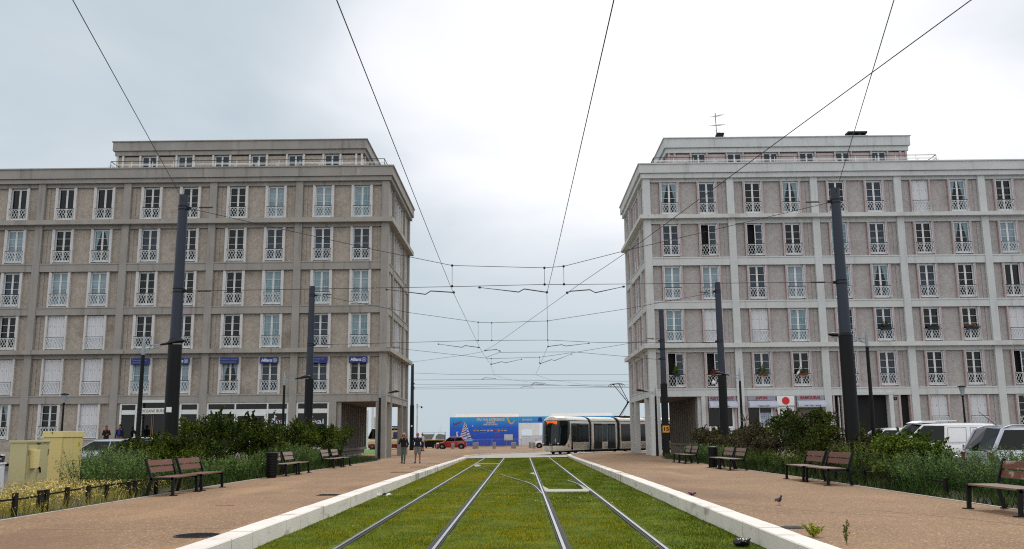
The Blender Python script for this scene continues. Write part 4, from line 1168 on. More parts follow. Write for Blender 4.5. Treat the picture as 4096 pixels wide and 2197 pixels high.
def span(y, up, lo, drops, arms, label, r=.010):
    t, o = wire('span_wire', up, label, r, 'span wire', 'span wires between the masts')
    def P(p): return Vector(p) - o
    if lo: b = MB(); b.tube([P(p) for p in lo], r, 6); b.build('lower_wire', M['wire'], t)
    for (x, z1, z2) in drops:
        b = MB(); b.bar(P((x, y, z1)), P((x, y, z2)), .014)
        for z in (z1, z2): b.ell(P((x, y, z)), (.045, .045, .05), 8, 5)
        b.build('dropper', M['wire'], t)
    for a in arms:
        b = MB(); q = [P((x, y, z)) for x, z in a]
        b.tube(q, [.009] + [.02] * (len(q) - 2) + [.02], 6) if len(q) > 2 else b.tube(q, .012, 6)
        b.ell(q[0], (.06, .04, .04), 8, 5); b.ell(q[-1], (.05, .04, .05), 8, 5)
        b.build('registration_arm', M['insul'], t)
    for p in (up[0], up[-1]) + ((lo[0], lo[-1]) if lo else ()):
        s = 1 if p[0] < 0 else -1
        b = MB(); b.tube([P((p[0] + s * .5, y, p[2])), P((p[0] + s * 1.0, y, p[2]))], .03, 6); b.build('insulator', M['insul'], t)
Y_ = 32.3
span(Y_, [(-12.3, Y_, 10.0), (-5.28, Y_, 8.34), (-2.46, Y_, 7.73), (.89, Y_, 7.61), (1.59, Y_, 7.66), (3.98, Y_, 8.25), (11.5, Y_, 9.97)],
     [(-12.2, Y_, 6.88), (-2.4, Y_, 6.95), (.92, Y_, 7.0), (1.65, Y_, 6.99), (11.5, Y_, 6.98)], [(-2.46, 7.73, 6.97), (.89, 7.61, 7.0), (1.59, 7.66, 7.0)],
     [[(-4.82, 6.87), (-3.42, 6.68), (-3.23, 6.80), (-2.4, 6.74)], [(-1.46, 6.91), (-.05, 6.73), (.15, 6.84), (.97, 6.71)], [(3.74, 6.89), (2.72, 6.68), (2.52, 6.79), (1.82, 6.74), (1.7, 6.69)]],
     'nearest double span wire between the two biggest masts')
Y_ = 53.0
span(Y_, [(-12.2, Y_, 9.97), (-6.6, Y_, 8.85), (-2.49, Y_, 8.23), (-1.69, Y_, 8.19), (1.6, Y_, 8.27), (6.55, Y_, 8.99), (11.6, Y_, 9.9)],
     [(-12.2, Y_, 6.98), (-2.49, Y_, 7.15), (1.59, Y_, 7.14), (4.58, Y_, 6.97), (11.6, Y_, 6.91)], [(-2.49, 8.23, 7.15), (-1.69, 8.19, 7.15), (1.6, 8.27, 7.14)],
     [[(-4.82, 6.96), (-3.45, 6.76), (-3.25, 6.86), (-2.46, 6.74)], [(4.0, 6.93), (2.66, 6.78), (2.41, 6.86), (1.61, 6.76)], [(-1.22, 6.52), (-1.41, 6.61), (-2.08, 6.56)]],
     'second double span wire between the slimmer masts', .012)
Y_ = 65.0
span(Y_, [(-9.7, Y_, 7.98), (-8.61, Y_, 7.86), (-2.12, Y_, 7.09), (1.34, Y_, 7.16), (4.12, Y_, 7.52), (9.28, Y_, 8.33), (10.1, Y_, 8.45)], None, [(-2.12, 7.09, 6.7), (1.34, 7.16, 6.75)],
     [[(.06, 7.03), (-1.11, 6.78), (-1.35, 6.87), (-2.09, 6.69)], [(3.65, 7.37), (2.43, 6.91), (2.2, 6.98), (1.42, 6.71)]], 'span wire from the grey block to the mast with the orange plate', .012)
wire('span_wire', [(-2.3, 60, 6.75), (-1.4, 60, 7.08), (3.5, 60, 7.07), (10.1, 65, 6.9)], 'level wire ending on the mast with the orange plate', .012, 'span wire', 'span wires between the masts')
wire('span_wire', [(-12.5, 105.3, 8.9), (-6.55, 85, 7.34), (-5.89, 85, 7.34), (1.38, 85, 7.24), (13, 86, 7.2)], 'far span wire starting highest on the farthest mast', .014, 'span wire', 'span wires between the masts')
for i, (z0, pts, lab) in enumerate(((8.1, [(-3.9, 92, 7.26), (1.71, 92, 7.13), (14, 92, 6.9)], 'far span wire starting second highest on the farthest mast'),
        (7.6, [(1.2, 95, 6.9), (12, 95, 6.5)], 'far span wire sagging most towards the pantograph'),
        (7.25, [(1.13, 100, 7.05), (12.5, 100, 7.05)], 'far level span wire just above the lowest one'),
        (7.05, [(0, 104, 6.98), (12.8, 104, 6.96)], 'lowest far level span wire of the farthest mast'))):
    t, o = wire('span_wire', [(-12.5, 105.3, z0)] + pts, lab, .014, 'span wire', 'span wires between the masts')
    b = MB(); q = [(pts[0][0] - .1, pts[0][1], pts[0][2] - .02), (pts[0][0] + .25, pts[0][1], pts[0][2] + .18), (pts[0][0] + 1.4, pts[0][1], pts[0][2] + .1)]
    b.tube([Vector(p) - o for p in q], .022, 6); b.build('registration_arm', M['insul'], t)
for x, z0, z1, lab in ((-2.1, 7.2, 6.76, 'short steadying wire pair where the left contact wires meet'),): pass

# ---------------------------------------------------------------- benches
def bench_proto(L, label, seat_m, back_m, back_label=None, grp='slatted benches facing the tracks'):
    """length along local x, seat opens to local -y"""
    t = thing('park_bench', label, 'bench', group=grp)
    b = MB()
    for i in range(5): y = -.04 - .108 * i; b.box(-L / 2 + .05, L / 2 - .05, y - .1, y, .425, .455)
    b.build('seat', seat_m, t)
    b = MB()
    for z0, z1, y in ((.56, .69, .045), (.73, .86, .085)): b.prism([(y, z0), (y + .035, z0 - .0), (y + .075, z1), (y + .04, z1)], -L / 2 + .05, L / 2 - .05, 'x')
    o = b.build('backrest', back_m, t)
    if back_label: o['label'] = back_label
    for s in (-1, 1):
        x = s * (L / 2 - .02)
        b = MB(); b.bar((x, -.57, .0), (x, -.55, .45), .05, .07); b.box(x - .05, x + .05, -.68, -.5, 0, .02); b.build('leg', M['frame_blk'], t)
        b = MB(); b.bar((x, .08, 0), (x, -.02, .42), .05, .07); b.bar((x, -.02, .40), (x, .16, .9), .05, .06); b.box(x - .05, x + .05, .02, .16, 0, .02); b.build('leg', M['frame_blk'], t)
        b = MB(); b.bar((x, -.57, .41), (x, 0, .41), .05, .05); b.build('seat_bearer', M['frame_blk'], t)
    return t
def put_bench(x, y, side, L, label, sm, bm, z=None, bl=None):
    t = bench_proto(L, label, sm, bm, bl)
    t.location = (x, y, zp(y) if z is None else z); t.rotation_euler = (0, 0, R(90) if side == 'l' else R(-90))
# left side : feet front at x = -8.65
put_bench(-9.2, 23.7, 'l', 1.7, 'nearest bench of the left row, reddish boards', M['wood'], M['wood'])
put_bench(-9.2, 25.75, 'l', 1.75, 'second bench of the left row, reddish boards, beside the nearest one', M['wood'], M['wood'])
put_bench(-9.3, 35.0, 'l', 1.65, 'pinkish bench half hidden by the left black litter bin', M['wood_grey'], M['wood_pale'])
put_bench(-9.3, 37.0, 'l', 1.65, 'pinkish bench just beyond the one by the left litter bin', M['wood_grey'], M['wood_pale'])
put_bench(-9.45, 44.5, 'l', 1.8, 'pale bench nearer of the farthest left pair', M['wood_grey'], M['wood_pale'])
put_bench(-9.5, 47.1, 'l', 1.75, 'pale bench last of the left row, next to the grey block', M['wood_grey'], M['wood_pale'])
put_bench(8.8, 49.2, 'r', 1.6, 'last bench of the right row, next to the passage', M['wood_grey'], M['wood_grey'])
put_bench(8.8, 47.4, 'r', 1.7, 'nearer bench of the farthest right pair', M['wood_grey'], M['wood_grey'])
put_bench(8.8, 39.65, 'r', 1.95, 'greyish bench beside the right black litter bin', M['wood_grey'], M['wood_grey'])
put_bench(8.8, 37.5, 'r', 1.8, 'greyish bench one place nearer than the right litter bin', M['wood_grey'], M['wood_grey'])
put_bench(8.85, 28.2, 'r', 1.75, 'brown bench in the middle of the right row, farther of its pair', M['wood_grey'], M['wood'])
put_bench(8.85, 26.1, 'r', 1.9, 'brown bench in the middle of the right row, nearer of its pair', M['wood_grey'], M['wood'])
put_bench(8.82, 16.4, 'r', 1.8, 'nearest bench on the right with peeling backboards, cut by the frame edge', M['wood_grey'], M['wood_peel'], bl='board with flaking brown paint')
def bin_(x, y, label):
    t = thing('litter_bin', label, 'litter bin', (x, y, zp(y)), group='black slatted litter bins')
    b = MB()
    for i in range(8): z = .1 + i * .095; b.lathe([(.205, z), (.225, z), (.225, z + .055), (.205, z + .055)], 18)
    b.build('slats', M['black'], t)
    b = MB(); b.cyl((0, 0, .06), (0, 0, .84), .185, n=18); b.build('liner', M['mast_lo'], t)
    b = MB(); b.cyl((0, 0, 0), (0, 0, .05), .17, n=18); b.build('foot', M['black'], t)
    b = MB(); b.lathe([(.15, .84), (.235, .84), (.235, .88), (.16, .9)], 18); b.build('rim', M['black'], t)
bin_(-8.95, 33.0, 'black slatted litter bin in front of the left benches')
bin_(8.5, 41.1, 'black slatted litter bin beside the right benches')

# ---------------------------------------------------------------- cabinets
t = thing('utility_cabinet', 'shorter khaki cabinet with a small box on its door', 'utility cabinet', (-12.67, 23.6, .18), R(0), group='roadside utility cabinets')
b = MB(); b.box(-.2, .22, -.55, .55, 0, 1.36); b.build('body', M['cab1'], t, bevel=.008)
b = MB(); b.box(-.23, .25, -.58, .58, 1.36, 1.42); b.build('lid', M['cab1'], t, bevel=.008)
for y0, y1 in ((-.5, -.005), (.005, .5)):
    b = MB(); b.box(.22, .238, y0, y1, .06, 1.3); d = b.build('door', M['cab1'], t, bevel=.004)
    b = MB()
    for z in (.25, 1.05): b.box(.238, .25, (y0 if y0 < -.1 else y1 - .03), (y0 if y0 < -.1 else y1 - .03) + .03, z, z + .14)
    b.build('hinge', mat('rusty_hinge', '7b6647', .7, .2, 8), d)
b = MB(); b.prism([(-.42, 1.18), (-.1, 1.18), (-.13, .72), (-.38, .72)], .24, .34, 'x'); b.build('meter_box', M['cab_lid'], t, bevel=.01)
b = MB(); b.cyl((.24, .06, .72), (.27, .06, .72), .03); b.bar((.27, .06, .74), (.27, .1, .6), .03); b.build('handle', M['black'], t)
b = MB(); b.box(.238, .25, .1, .4, .1, .34); b.build('vent_plate', M['cab_lid'], t)
b = MB(); b.box(.222, .245, -.07, .07, 1.325, 1.365); b.build('name_plate', M['mast_hi'], t)
t = thing('utility_cabinet', 'taller cream cabinet with a yellow warning triangle', 'utility cabinet', (-13.35, 26.65, .18), group='roadside utility cabinets')
b = MB(); b.box(-.25, .28, -.62, .62, 0, 1.5); b.build('body', M['cab2'], t, bevel=.008)
b = MB(); b.box(-.28, .31, -.65, .65, 1.5, 1.67); b.build('lid', M['cab_lid'], t, bevel=.008)
for y0, y1 in ((-.56, .02), (.03, .57)): b = MB(); b.box(.28, .296, y0, y1, .06, 1.46); b.build('door', M['cab2'], t, bevel=.004)
b = MB(); b.prism([(.28, 1.25), (.44, 1.25), (.36, 1.4)], .297, .303, 'x'); b.build('warning_triangle', mat('warning_yellow', 'c7b20a', .5, .05, 3), t)
b = MB(); b.prism([(.35, 1.28), (.375, 1.28), (.36, 1.345)], .304, .307, 'x'); b.build('bolt_mark', M['black'], t)
b = MB(); b.cyl((.297, .1, .75), (.32, .1, .75), .02); b.cyl((-.0, -.655, 1.62), (0, -.64, 1.62), .022); b.build('lock', M['black'], t)
t = thing('utility_cabinet', 'low white cabinet cut by the left frame edge', 'utility cabinet', (-12.75, 21.3, .18), group='roadside utility cabinets')
b = MB(); b.box(-.35, .38, -.7, .7, 0, .86); b.box(-.38, .4, -.73, .73, .86, .9); b.build('body', M['cab_white'], t, bevel=.01)
b = MB(); b.box(.38, .395, -.6, .6, .1, .8); b.build('door', M['cab_white'], t, bevel=.004)

# ---------------------------------------------------------------- low timber fences along the beds
def knee(x, posts, rails, label):
    t = thing('knee_fence', label, 'low fence', (x, posts[0][0], zp(20)))
    y0 = posts[0][0]
    for y, w, h in posts: b = MB(); b.box(-.03, .03, y - y0 - w / 2, y - y0 + w / 2, -.05, h); b.build('post', M['black'], t)
    for (a, z0, c_, z1) in rails: b = MB(); b.bar((.0, a - y0, z0), (.0, c_ - y0, z1), .02, .035); b.build('rail', M['black'], t)
knee(-9.62, [(16.2, .12, .4), (17.55, .12, .4), (18.45, .13, .4), (18.7, .13, .4), (19.55, .12, .4), (20.5, .12, .38), (21.4, .1, .36), (22.6, .12, .36), (22.95, .12, .38), (24.3, .12, .4)],
     [(15.6, .3, 17.9, .28), (17.9, .28, 20.3, .34), (20.6, .33, 23.6, .36)], 'low black post-and-rail fence in the dry grass by the cabinets')
knee(9.55, [(21.0, .12, .38), (22.4, .1, .36), (22.7, .12, .38), (24.0, .12, .38), (25.9, .12, .4), (28.3, .12, .4), (30.3, .14, .4), (32.3, .14, .4), (34.5, .12, .4)],
     [(21.0, .3, 25.2, .32), (25.4, .33, 30.0, .33), (30.2, .33, 35.5, .34)], 'low black post-and-rail fence under the bushes behind the brown benches')

# ---------------------------------------------------------------- ironwork in the paving
def cover(x, y, r, label, grate=False, rect=None):
    t = thing('drain_cover' if grate or rect else 'manhole_cover', label, 'drain cover' if grate or rect else 'manhole cover', (x, y, zp(y) + .003))
    b = MB()
    if rect:
        w, d = rect; b.box(-w / 2, w / 2, -d / 2, d / 2, 0, .006); b.build('plate', M['mast_hi'], t)
        b = MB()
        for i in range(6): b.box(-w / 2 + .04, w / 2 - .04, -d / 2 + .03 + i * (d - .06) / 6, -d / 2 + .03 + i * (d - .06) / 6 + .02, .006, .012)
        b.build('bars', M['black'], t)
    else:
        b.cyl((0, 0, 0), (0, 0, .008), r, n=28); b.build('plate', M['mast_hi'], t)
        b = MB()
        for i in range(-4, 5):
            w = math.sqrt(max(0, (r - .04) ** 2 - (i * r / 5) ** 2)); b.box(-w, w, i * r / 5 - .012, i * r / 5 + .012, .008, .013)
        b.build('bars', M['black'], t)
cover(-4.72, 13.55, .33, 'dark round manhole cover touching the left kerb in the foreground')
cover(4.05, 14.1, .2, 'small round grate close behind the right kerb', True)
cover(-4.75, 22.75, 0, 'dark rectangular grate beside the left kerb', rect=(.5, .5))
for i, (x, y, lab) in enumerate(((-4.85, 37.6, 'nearest of the three thin slot drains before the walking couple'), (-4.9, 44.5, 'middle of the three thin slot drains before the walking couple'), (-4.7, 50.0, 'farthest of the three thin slot drains, near the kerb'))):
    cover(x, y, 0, lab, rect=(1.0, .35))
# ---------------------------------------------------------------- cars
def paint(name, c, metal=.0, rough=.28): return mat(name, c, rough, .03, 1, coat=1, metal=metal)
P_ = dict(red=paint('red_car_paint', '9c1420'), white=paint('white_car_paint', 'eef0f4'), silver=paint('silver_car_paint', 'a9b4c2', .3), dark=paint('dark_car_paint', '1a1d22', .3),
          navy=paint('navy_car_paint', '141a26', .3), plum=paint('greyish_plum_paint', '6d6a7e', .5), silver2=paint('pale_silver_paint', 'ccd0de', .25), cream=paint('cream_van_paint', 'd6c9a4'))
KIND = {  # stations (x 0..1 from nose, top height, width factor), greenhouse (x base front, roof front, roof rear, base rear), belt, roof
    'hatch': ([(0, .52, .70), (.02, .64, .84), (.07, .74, .94), (.16, .82, .985), (.27, .93, 1), (.5, .95, 1), (.8, .99, 1), (.93, 1.0, .97), (.985, .92, .9), (1, .7, .84)], (.255, .43, .83, .965), .93, 1.46),
    'saloon': ([(0, .5, .68), (.02, .6, .84), (.08, .70, .94), (.2, .80, .985), (.3, .9, 1), (.5, .92, 1), (.75, .96, 1), (.86, .97, .98), (.97, .93, .92), (1, .65, .84)], (.28, .45, .72, .9), .92, 1.45),
    'mpv': ([(0, .58, .74), (.015, .72, .88), (.06, .84, .96), (.15, .94, 1), (.22, 1.02, 1), (.5, 1.04, 1), (.9, 1.05, 1), (.985, 1.04, .98), (1, .8, .93)], (.2, .38, .90, .985), 1.02, 1.70),
    'van': ([(0, .6, .76), (.015, .78, .9), (.06, .92, .97), (.13, 1.02, 1), (.2, 1.1, 1), (.5, 1.12, 1), (.9, 1.12, 1), (.99, 1.12, .99), (1, .9, .96)], (.165, .35, .965, .995), 1.1, 1.84),
    'camper': ([(0, .7, .86), (.01, .95, .94), (.04, 1.05, .98), (.1, 1.15, 1), (.3, 1.2, 1), (.9, 1.2, 1), (1, 1.15, .98)], (.03, .14, .99, 1.0), 1.2, 2.45)}
def vehicle(name, label, cat, loc, rz, L, W, kind, pm, sc=1.0, group=None, rails=False, panels=False, trim=None):
    st, g, belt, roof = KIND[kind]; belt *= sc; roof *= sc
    t = thing(name, label, cat, loc, rz, group)
    X = lambda u: L / 2 - u * L
    def sec(u, zt, wf):
        h = W / 2 * wf; zt *= sc
        half = [(.80 * h, .2), (.95 * h, .27), (h, .5), (h * .985, (zt + .5) / 2 + .05), (h * .96, zt - .08), (h * .9, zt - .01), (h * .6, zt + .01)]
        return [(X(u), -y, z) for y, z in half] + [(X(u), 0, zt + .02)] + [(X(u), y, z) for y, z in half[::-1]]
    b = MB(); b.loft([sec(*s) for s in st], closed=True)
    fx, rxx = X(.19 if kind != 'camper' else .16), X(.81 if kind not in ('hatch', 'camper') else .83)
    for wx in (fx, rxx):
        for s in (-1, 1): b.cyl((wx, s * (W / 2 - .3), .31), (wx, s * (W / 2 + .004), .31), .365, n=22, m=1)
    b.box(X(.02), X(.98), -W * .4, W * .4, .16, .24, 1)
    b.build('body', [pm, M['black']], t, True, angle=40)
    wb, wt = W / 2 * .93, W / 2 * (.76 if kind in ('hatch', 'saloon') else .83)
    c0, c1, c2_, c3 = (X(q) for q in g)
    rows = [[(c0, -wb, belt), (c0 + .05, 0, belt + .0), (c0, wb, belt)], [(c1, -wt, roof - .05), (c1 + .05, 0, roof), (c1, wt, roof - .05)],
            [(c2_, -wt, roof - .06), (c2_ - .04, 0, roof - .01), (c2_, wt, roof - .06)], [(c3, -wb * .97, belt), (c3 - .03, 0, belt), (c3, wb * .97, belt)]]
    b = MB(); v = [p for r in rows for p in r]
    b.add(v, [(0, 1, 4, 3), (1, 2, 5, 4), (3, 4, 7, 6), (4, 5, 8, 7), (6, 7, 10, 9), (7, 8, 11, 10), (0, 3, 6, 9), (2, 11, 8, 5), (0, 9, 10, 11, 2, 1)])
    b.build('windows', M['carglass'], t)
    b = MB()     # roof skin
    n = 6; secs = []
    for i in range(n + 1):
        k_ = i / n; x = c1 + (c2_ - c1) * k_; zc = roof + .035 * math.sin(PI * k_) ** .5 * (1 if 0 < k_ < 1 else 0)
        secs.append([(x, -wt - .02, roof - .075), (x, -wt * .92, zc - .02), (x, -wt * .5, zc), (x, 0, zc + .01), (x, wt * .5, zc), (x, wt * .92, zc - .02), (x, wt + .02, roof - .075), (x, 0, roof - .12)])
    b.loft(secs, closed=True); b.build('roof', pm, t, True)
    b = MB()     # pillars
    for s in (-1, 1):
        b.bar((c0 + .02, s * (wb + .005), belt - .02), (c1, s * (wt + .0), roof - .05), .045, .05); b.bar((c3 - .0, s * wb * .97, belt - .02), (c2_, s * wt, roof - .05), .09, .06)
        mids = (.5,) if kind in ('hatch', 'saloon') else (.33, .68)
        for q in mids: x = c1 + (c2_ - c1) * q; b.bar((x + .08, s * (wb + .004), belt - .02), (x, s * (wt + .002), roof - .05), .05, .02)
        b.bar((c0, s * (wb + .006), belt), (c3, s * (wb * .98 + .006), belt), .03, .05)
        if panels:
            x = c1 + (c2_ - c1) * .3
            b.add([(x + .1, s * (wb + .012), belt), (x, s * (wt + .012), roof - .06), (c2_, s * (wt + .012), roof - .06), (c3, s * (wb + .0), belt)], [(0, 1, 2, 3)])
    b.build('pillars', pm, t)
    if panels:
        for s in (-1, 1):
            for a, c_ in ((.34, .60), (.66, .92)):
                x0_, x1_ = c1 + (c2_ - c1) * a, c1 + (c2_ - c1) * c_; b = MB()
                pt = [(x0_, .08), (x1_, .08), (x1_, .9), (x0_, .9)]
                f = lambda x, k_: (x + .06 * (1 - k_), s * (wb + (wt - wb) * k_ + .018), belt + (roof - .08 - belt) * k_)
                loop = [f(x, k_) for x, k_ in pt]
                for i in range(4): b.bar(loop[i], loop[(i + 1) % 4], .014, .014)
                b.build('panel_crease', M['grey_paint'], t)
    for wx in (fx, rxx):
        for s in (-1, 1):
            y = s * (W / 2 - .09)
            w = MB(); w.T = Matrix.Translation((wx, y, .31)) @ Matrix.Rotation(R(90), 4, 'X')
            w.lathe([(.19, -.09), (.29, -.1), (.31, -.06), (.31, .06), (.29, .1), (.19, .09)], 22); ty = w.build('wheel', M['tyre'], t, True)
            w = MB(); w.T = Matrix.Translation((wx, y, .31)) @ Matrix.Rotation(R(90), 4, 'X')
            w.lathe([(.2, -.085), (.2, .085)], 20); w.lathe([(.05, -.1), (.05, .1)], 10)
            for i in range(6):
                a = i * PI / 3; w.bar((.04 * math.cos(a), .04 * math.sin(a), -s * .09), (.19 * math.cos(a), .19 * math.sin(a), -s * .095), .05, .02)
            w.build('rim', M['rim'], ty)
    for s in (-1, 1):
        w = W / 2; zl = st[1][1] * sc
        b = MB(); b.ell((X(.035), s * w * .72, zl + .02), (.16, .17, .08), 12, 8); b.build('headlight', M['headlamp'], t, True)
        b = MB(); b.box(X(.985), X(1.0) - .012, s * w * .93, s * w * .74, belt * .72, belt * .97); b.build('tail_light', M['taillamp'], t, bevel=.015)
        b = MB(); b.ell((c0 - .12, s * (w + .1), belt + .05), (.07, .1, .07), 10, 6); b.bar((c0 - .12, s * (w - .06), belt + .02), (c0 - .12, s * (w + .05), belt + .03), .04); b.build('mirror', pm, t, True)
    b = MB(); b.box(X(0) - .005, X(0) + .015, -.26, .26, .4, .5); b.build('number_plate', M['plate'], t)
    b = MB(); b.box(X(1) - .015, X(1) + .005, -.26, .26, .5, .6); b.build('number_plate', M['plate'], t)
    b = MB(); b.box(X(.012), X(.012) + .05, -W * .26, W * .26, .55 * sc, .62 * sc); b.build('grille', M['black'], t)
    if rails:
        for s in (-1, 1):
            b = MB(); z = roof + .05; b.tube([(c1 - .1, s * wt * .93, roof - .02), (c1 - .3, s * wt * .93, z), (c2_ + .3, s * wt * .93, z), (c2_ + .05, s * wt * .93, roof - .02)], .025, 8)
            b.build('roof_rail', M['chrome'] if pm is P_['dark'] else M['galv'], t, True)
    if trim: b = MB(); b.bar((c0, -wb - .012, belt + .02), (c3, -wb - .012, belt + .02), .015, .03); b.bar((c0, -wb - .01, belt + .02), (c1, -wt - .012, roof - .04), .02, .03); b.bar((c1, -wt - .02, roof - .04), (c2_, -wt - .02, roof - .05), .02, .03); b.build('window_trim', M['chrome'], t)
    return t
GZ = -.05
vehicle('parked_car', 'small red hatchback with a pale windscreen standing before the blue hoarding', 'car', (-8.65, 114.2, .1), PI, 3.65, 1.64, 'hatch', P_['red'])
vehicle('parked_car', 'white car whose nose shows just left of the tram front', 'car', (3.5, 115.5, .1), PI, 4.2, 1.75, 'hatch', P_['white'])
vehicle('parked_car', 'black car with a chrome window line at the left frame edge', 'car', (-31.6, 51.5, .13), 0, 4.5, 1.8, 'saloon', P_['navy'], 1.0, trim=True)
vehicle('parked_car', 'silver hatchback parked behind the cream cabinet', 'car', (-20.2, 44.5, .13), PI, 4.3, 1.78, 'hatch', P_['silver'], 1.0)
vehicle('parked_car', 'black estate car with bright roof rails half hidden by the left bushes', 'car', (-15.35, 36.4, .1), PI + R(4), 4.6, 1.8, 'saloon', P_['dark'], 1.04, rails=True, trim=True)
vehicle('parked_car', 'white car behind the biggest right-hand mast', 'car', (16.4, 41.5, .3), PI, 4.3, 1.78, 'hatch', P_['white'], 1.03)
van = vehicle('delivery_van', 'plain white panel van with a roof rack, behind the green bush', 'van', (15.7, 35.3, .12), PI, 4.3, 1.83, 'van', P_['white'], .985, panels=True)
b = MB(); b.prism([(.55, 1.85), (.75, 1.85), (.5, 1.93), (-.75, 1.94), (-.75, 1.91), (.0, 1.9), (.1, 1.86)], -.5, .5, 'y'); b.build('roof_rack', M['white'], van)
vehicle('parked_car', 'plum-grey car with a shiny bonnet between the van and the silver estate', 'car', (16.25, 31.0, .1), PI, 4.3, 1.78, 'hatch', P_['plum'], 1.07)
sv = vehicle('parked_car', 'silver people carrier with roof rails and a rod antenna at the right frame edge', 'car', (15.3, 26.9, .1), R(2), 4.3, 1.8, 'mpv', P_['silver2'], .965, rails=True)
b = MB(); b.bar((-1.35, .1, 1.64), (-1.9, .1, 2.1), .012); b.ell((-1.35, .1, 1.64), (.05, .04, .03)); b.build('antenna', M['black'], sv)
cv = vehicle('camper_van', 'old cream camper van with a dark red skirt seen through the left arcade', 'camper van', (-16.9, 115.5, .1), PI, 5.0, 2.0, 'camper', P_['cream'], 1.06)
b = MB(); b.box(-2.3, 2.35, .985, 1.01, .3, .62); b.box(-2.3, 2.35, -1.01, -.985, .3, .62); b.build('skirt_stripe', mat('oxblood_stripe', '6a1518', .4, .05, 2), cv)
b = MB(); b.box(-2.1, 1.0, .8, .94, 1.4, 2.35); b.build('side_panel', P_['cream'], cv)
b = MB(); b.box(-2.0, -.9, .95, .97, 1.3, 2.1); b.build('side_poster', mat('purple_poster', '4b3f7a', .5, .3, 1.5, c2='20264f'), cv)
b = MB(); b.box(-2.4, -.7, -.9, 1.1, 2.68, 2.85); b.build('roof_box', M['blue_sign'], cv)

# ---------------------------------------------------------------- tram
TR = 24.97
TM = dict(cream=paint('cream_tram_paint', 'd6cebd', .0, .3), top=paint('pale_tram_roof', 'dcd8ce', .0, .35), glass=mat('tram_glass', '060a0b', .05, .4, .5, c2='142022', spec=.4), bel=mat('bellows_rubber', '16181a', .7, .2, 6),
          deco=mat('grey_ornament', '8d8a86', .6, .05, 4), led=mat('orange_led', 'ff5a10', .5, .1, 30, emit=1.6), under=mat('underframe', '0c0c0c', .8, .2, 3), seat=mat('cab_shade', '1d3436', .3, .3, 2))
tram = thing('tram', 'cream articulated tram with a black windscreen coming round the bend', 'tram', (0, 0, .03))
PR = [(.98, .27), (1.14, .33), (1.19, .7), (1.2, 1.0), (1.2, 2.45), (1.17, 2.72), (1.06, 2.98), (.84, 3.16), (.5, 3.25), (0, 3.28)]
def prof(k=1.0, dz=0.0): return [(-y * k, z + dz) for y, z in PR] + [(y * k, z + dz) for y, z in PR[::-1][1:]]
def tpos(s):     # s metres behind the nose tip along the track centre
    a = R(17.2) + s / TR
    return Vector((CX - TR * math.cos(a), CY + TR * math.sin(a), 0)), a
def frame(s0, s1):
    p0, _ = tpos(s0); p1, _ = tpos(s1); d = (p0 - p1).normalized()      # towards the nose
    L_ = (p0 - p1).length; n = Vector((-d.y, d.x, 0))
    return Matrix(((d.x, n.x, 0, p1.x), (d.y, n.y, 0, p1.y), (0, 0, 1, 0), (0, 0, 0, 1))), L_
def tb(T): b = MB(); b.T = T; return b
def window_side(T, x0, x1, parent, z0=1.0, z1=2.62, name='window'):
    for s in (-1, 1):
        b = tb(T); b.box(x0, x1, s * 1.19, s * 1.215, z0, z1); b.build(name, TM['glass'], parent)
def door(T, x0, x1, parent):
    for s in (-1, 1):
        b = tb(T); b.box(x0, x1, s * 1.185, s * 1.22, .36, 2.64); d = b.build('door', TM['under'], parent)
        for a, c_ in ((x0 + .07, (x0 + x1) / 2 - .03), ((x0 + x1) / 2 + .03, x1 - .07)):
            b = tb(T); b.box(a, c_, s * 1.215, s * 1.228, .95, 2.5); b.build('pane', TM['glass'], d)
def deco(T, x0, x1, parent, kind):
    for s in (-1, 1):
        b = tb(T); y0, y1 = s * 1.195, s * 1.205; x = x0
        if kind == 0:
            while x < x1 - .1:
                for i in range(7): b.box(x, x + .1, y0, y1, .42 + i * .075, .42 + i * .075 + .03)
                x += .15
        elif kind == 1:
            while x < x1 - .3:
                for z in (.42, .7):
                    b.bar((x, s * 1.2, z), (x + .25, s * 1.2, z + .22), .03, .012); b.bar((x, s * 1.2, z + .22), (x + .25, s * 1.2, z), .03, .012)
                    b.box(x, x + .25, y0, y1, z - .02, z)
                x += .3
        else:
            while x < x1 - .25:
                for z in (.42, .68):
                    b.box(x, x + .2, y0, y1, z, z + .03); b.box(x, x + .2, y0, y1, z + .15, z + .18); b.box(x, x + .03, y0, y1, z, z + .18); b.box(x + .17, x + .2, y0, y1, z, z + .18)
                x += .26
        b.build('ornament', TM['deco'], parent)
def carbody(T, x0, x1, nosed=False):
    b = tb(T); b.loft([[(x, y, z) for y, z in prof()] for x in (x0, x1)], closed=True)
    o = b.build('car_body', TM['cream'], tram, True, angle=30)
    for s in (-1, 1):
        b = tb(T); b.box(x0, x1, s * 1.06, s * 1.145, 2.86, 2.89); b.build('gutter', TM['under'], o)
    b = tb(T); b.box(x0 + .3, x1 - .3, -.9, .9, .1, .3); b.build('underframe', TM['under'], o)
    return o
def bellows(s):
    T, L_ = frame(s - .3, s + .3); b = tb(T)
    for i in range(5): b.loft([[(x, y, z) for y, z in prof(k_, dz)] for x, k_, dz in ((i * .12, .985, -.02), (i * .12 + .06, 1.01, .01), (i * .12 + .118, .985, -.02))], closed=True)
    b.build('bellows', TM['bel'], tram)
def wheelset(T, x, parent=None):
    b = tb(T)
    for dx in (-.8, .8):
        for s in (-1, 1): b.cyl((x + dx, s * .66, .3), (x + dx, s * .8, .3), .3, n=20)
    b.box(x - 1.15, x + 1.15, -.85, .85, .14, .34); b.build('bogie', TM['under'], tram)
